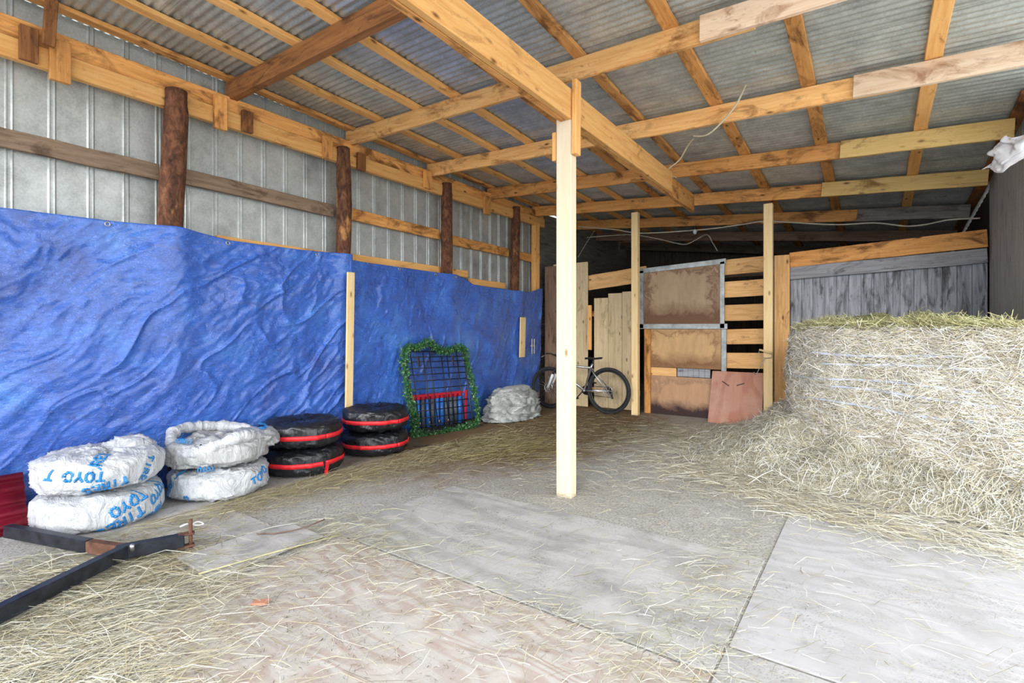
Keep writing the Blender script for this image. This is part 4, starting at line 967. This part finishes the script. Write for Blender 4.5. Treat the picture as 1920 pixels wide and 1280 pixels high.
o = mesh_obj('hay_mass', V-o_, keep, HAY, pile, True); o['kind'] = 'stuff'
def scatter(name, X, Y_, hf, n_dir, length, width, tint, label, parent=None, zoff=.004, tilt=.1, bend=.15, dark=0, dirs=None, org=(0, 0, 0)):
    N = len(X); Z = hf(X, Y_); e = .03; gxn = (hf(X+e, Y_)-Z)/e; gyn = (hf(X, Y_+e)-Z)/e; nr = unit(np.stack([-gxn, -gyn, np.ones(N)], 1))
    a = dirs if dirs is not None else RNG.uniform(0, 2*PI, N); t = np.stack([np.cos(a), np.sin(a), np.cos(a)*gxn+np.sin(a)*gyn], 1)
    Dv = unit(unit(t)+nr*RNG.normal(0, tilt, (N, 1))); P = np.stack([X, Y_, Z], 1)+nr*(zoff+RNG.uniform(0, .01, (N, 1)))
    rise = np.abs(Dv[:, 2])*length*.5*(Z < .01); P[:, 2] += rise
    o = ribbons(name, P-np.array(org), Dv, length, width, nr+RNG.normal(0, .35, (N, 3)), haycol(N, tint, dark), STRAW, bend, parent)
    return o
N = 46000; X = RNG.uniform(-2.2, 1.05, N); Yq = RNG.uniform(4.1, 7.9, N); d = mound(X, Yq)
inside = ((X-.15)/.85)**2+((Yq-6.4)/1.0)**2 < .85
k = (RNG.random(N) < np.clip(d*9+.06*(d > .003), 0, 1)) & ~inside; X, Yq = X[k], Yq[k]; N = len(X)
a = np.arctan2(5.2-Yq, -.6-X)+PI/2+RNG.normal(0, .9, N)
o = scatter('pile_straws', X, Yq, lambda x, y: np.maximum(mound(x, y), 0), 0, RNG.gamma(3.2, .032, N)+.04, RNG.uniform(.0025, .006, N), (.95, .97, 1.0), None, pile, .004, .28, .22, .2, a, o_); o['kind'] = 'stuff'
zero = lambda x, y: np.zeros(np.shape(x))+.010*((x > -2.93) & (x < .74) & (y > .85) & (y < 4.15))+.003
# scattered floor hay, density per patch: (cx, cy, sx, sy, rot, n, meanlen, tint, dark, maindir)
patches = [(-3.2, .78, .52, .33, .5, 6000, .13, (1, 1, .95), .3, .9), (-2.45, .6, .28, .18, .6, 1700, .12, (1.05, 1.05, 1.02), .15, .9), (-3.35, 1.15, .35, .28, .3, 2600, .10, (.7, .66, .5), .4, .9),
  (-3.95, 2.3, .18, .6, -.05, 2600, .11, (.75, .70, .52), .35, 1.5), (-3.85, 3.5, .22, .7, 0, 2400, .10, (.75, .70, .50), .35, 1.4), (-3.75, 4.6, .30, .7, 0, 2200, .10, (.7, .65, .45), .35, 1.2), (-3.25, 4.7, .4, .35, 0, 2000, .09, (.62, .56, .32), .4, .8),
  (-3.4, 6.4, .6, .8, 0, 2200, .09, (.55, .48, .30), .4, .5), (-1.9, 6.4, .6, .6, 0, 2600, .10, (.85, .85, .75), .3, .3), (-1.4, 5.2, .5, .45, 0, 2600, .11, (1, 1, 1), .2, .2), (-.6, 4.55, .55, .22, -.5, 2200, .11, (1.05, 1.05, 1), .15, -.4), (.5, 4.3, .5, .25, -.4, 1800, .11, (1.1, 1.1, 1.1), .1, -.4),
  (-2.0, 3.75, .35, .2, 0, 700, .07, (.95, .95, .9), .3, 0), (-2.7, 2.1, .35, .18, 0, 700, .10, (.9, .9, .8), .3, .9), (-1.3, 1.95, .7, .14, .1, 1000, .05, (1, 1, .95), .3, .6), (-.7, 2.6, .12, .6, 0, 900, .06, (.95, .95, .9), .3, .6), (-2.0, 1.2, .7, .5, .6, 420, .11, (1.05, 1.05, 1), .3, .9), (-1.2, 2.2, 1.1, .8, 0, 1200, .07, (.8, .8, .75), .4, .6), (-2.6, 3.4, .9, 1.0, 0, 1000, .08, (.85, .82, .7), .4, .8),
  (.2, 2.9, .6, .7, .3, 260, .09, (1.15, 1.15, 1.1), .1, -.3)]
for i, (cx, cy, sx, sy, ro, n, ml, ti, dk, md) in enumerate(patches):
    u, v = RNG.normal(0, 1, n)*sx, RNG.normal(0, 1, n)*sy; X = cx+u*math.cos(ro)-v*math.sin(ro); Yq = cy+u*math.sin(ro)+v*math.cos(ro)
    k = (X > -4.1+.0*Yq) & (X < 1.0) & (Yq > -1.5) & (Yq < 7.5) & (Yq > -1.5); X, Yq = X[k], Yq[k]; n = len(X)
    patches[i] = (X, Yq, md+RNG.normal(0, .65, n), RNG.gamma(2.2, ml/2.2, n)+.02, haycol(n, ti, dk))
X = np.concatenate([p[0] for p in patches]); Yq = np.concatenate([p[1] for p in patches]); a = np.concatenate([p[2] for p in patches]); ln = np.minimum(np.concatenate([p[3] for p in patches]), .42); cc = np.concatenate([p[4] for p in patches]); N = len(X)
el = np.abs(RNG.normal(0, .06, N)); Dv = np.stack([np.cos(a)*np.cos(el), np.sin(a)*np.cos(el), np.sin(el)], 1)
P = np.stack([X, Yq, zero(X, Yq)+.003+np.sin(el)*ln*.5+RNG.random(N)*.012], 1)
nr = np.tile(np.array([0, 0, 1.]), (N, 1))+RNG.normal(0, .3, (N, 3))
o = ribbons('scattered_straw', P, Dv, ln, RNG.uniform(.0015, .0036, N)*(1+.5*(Yq > 4)), nr, cc, STRAW, .12); tag(o, 'loose straw strewn across the floor and plywood sheets', 'straw', kind='stuff')
# fine chaff
N = 90000; X = RNG.uniform(-4.1, 1.0, N); Yq = RNG.uniform(.2, 7.6, N)**1.0; dn = fbm(X*1.6, Yq*1.6, 91, 4)
onR = (X > -.5) & (Yq < 4.0); onG = (X > -2.9) & (X < -.57) & (Yq > 2.08) & (Yq < 3.2)
k = (RNG.random(N) < np.clip(.35+dn*.55, .02, 1)*np.where(onR, .10, np.where(onG, .35, 1))); X, Yq = X[k], Yq[k]; N = len(X); a = RNG.uniform(0, 2*PI, N)
P = np.stack([X, Yq, zero(X, Yq)+.003], 1); Dv = np.stack([np.cos(a), np.sin(a), RNG.normal(0, .08, N)], 1)
cc = haycol(N, (.9, .9, .88), .5); dkm = RNG.random(N) < .30; cc[dkm] = (.10, .08, .05)
o = ribbons('chaff', P, unit(Dv), RNG.uniform(.005, .028, N), RNG.uniform(.001, .0028, N), np.tile(np.array([0, 0, 1.]), (N, 1))+RNG.normal(0, .3, (N, 3)), cc, STRAW, .1); tag(o, 'fine chaff and dust-like straw crumbs on the floor', 'straw', kind='stuff')
# small countable bits
o = bar('wood_chip', (-2.46, 1.30, .022), (-2.39, 1.34, .028), .05, .012, plain('brick_red_chip', (.50, .22, .13), .8)); tag(o, 'small reddish chip on the foreground plywood', 'wood chip')
o = tube('reed', [(-2.955, 1.27, .034), (-2.87, 1.65, .038), (-2.78, 2.05, .03)], .0045, plain('yellow_reed', (.52, .48, .27), .7), None, 6); tag(o, 'long straight yellow reed along the edge of the small plywood offcut', 'twig')
o = tube('twig', smooth_path([(-3.24, 1.74, .03), (-3.13, 1.82, .034), (-3.06, 1.96, .04), (-3.10, 2.14, .03)]), .004, BARNB, None, 5); tag(o, 'dark thin twig lying beyond the small plywood offcut', 'twig')
o = tube('twine', smooth_path([(.60, 2.83, .014), (.66, 2.95, .016), (.73, 3.05, .014)]), .004, plain('teal_twine', (.12, .50, .52), .6), None, 5); tag(o, 'short teal twine on the floor at the right edge', 'rope')
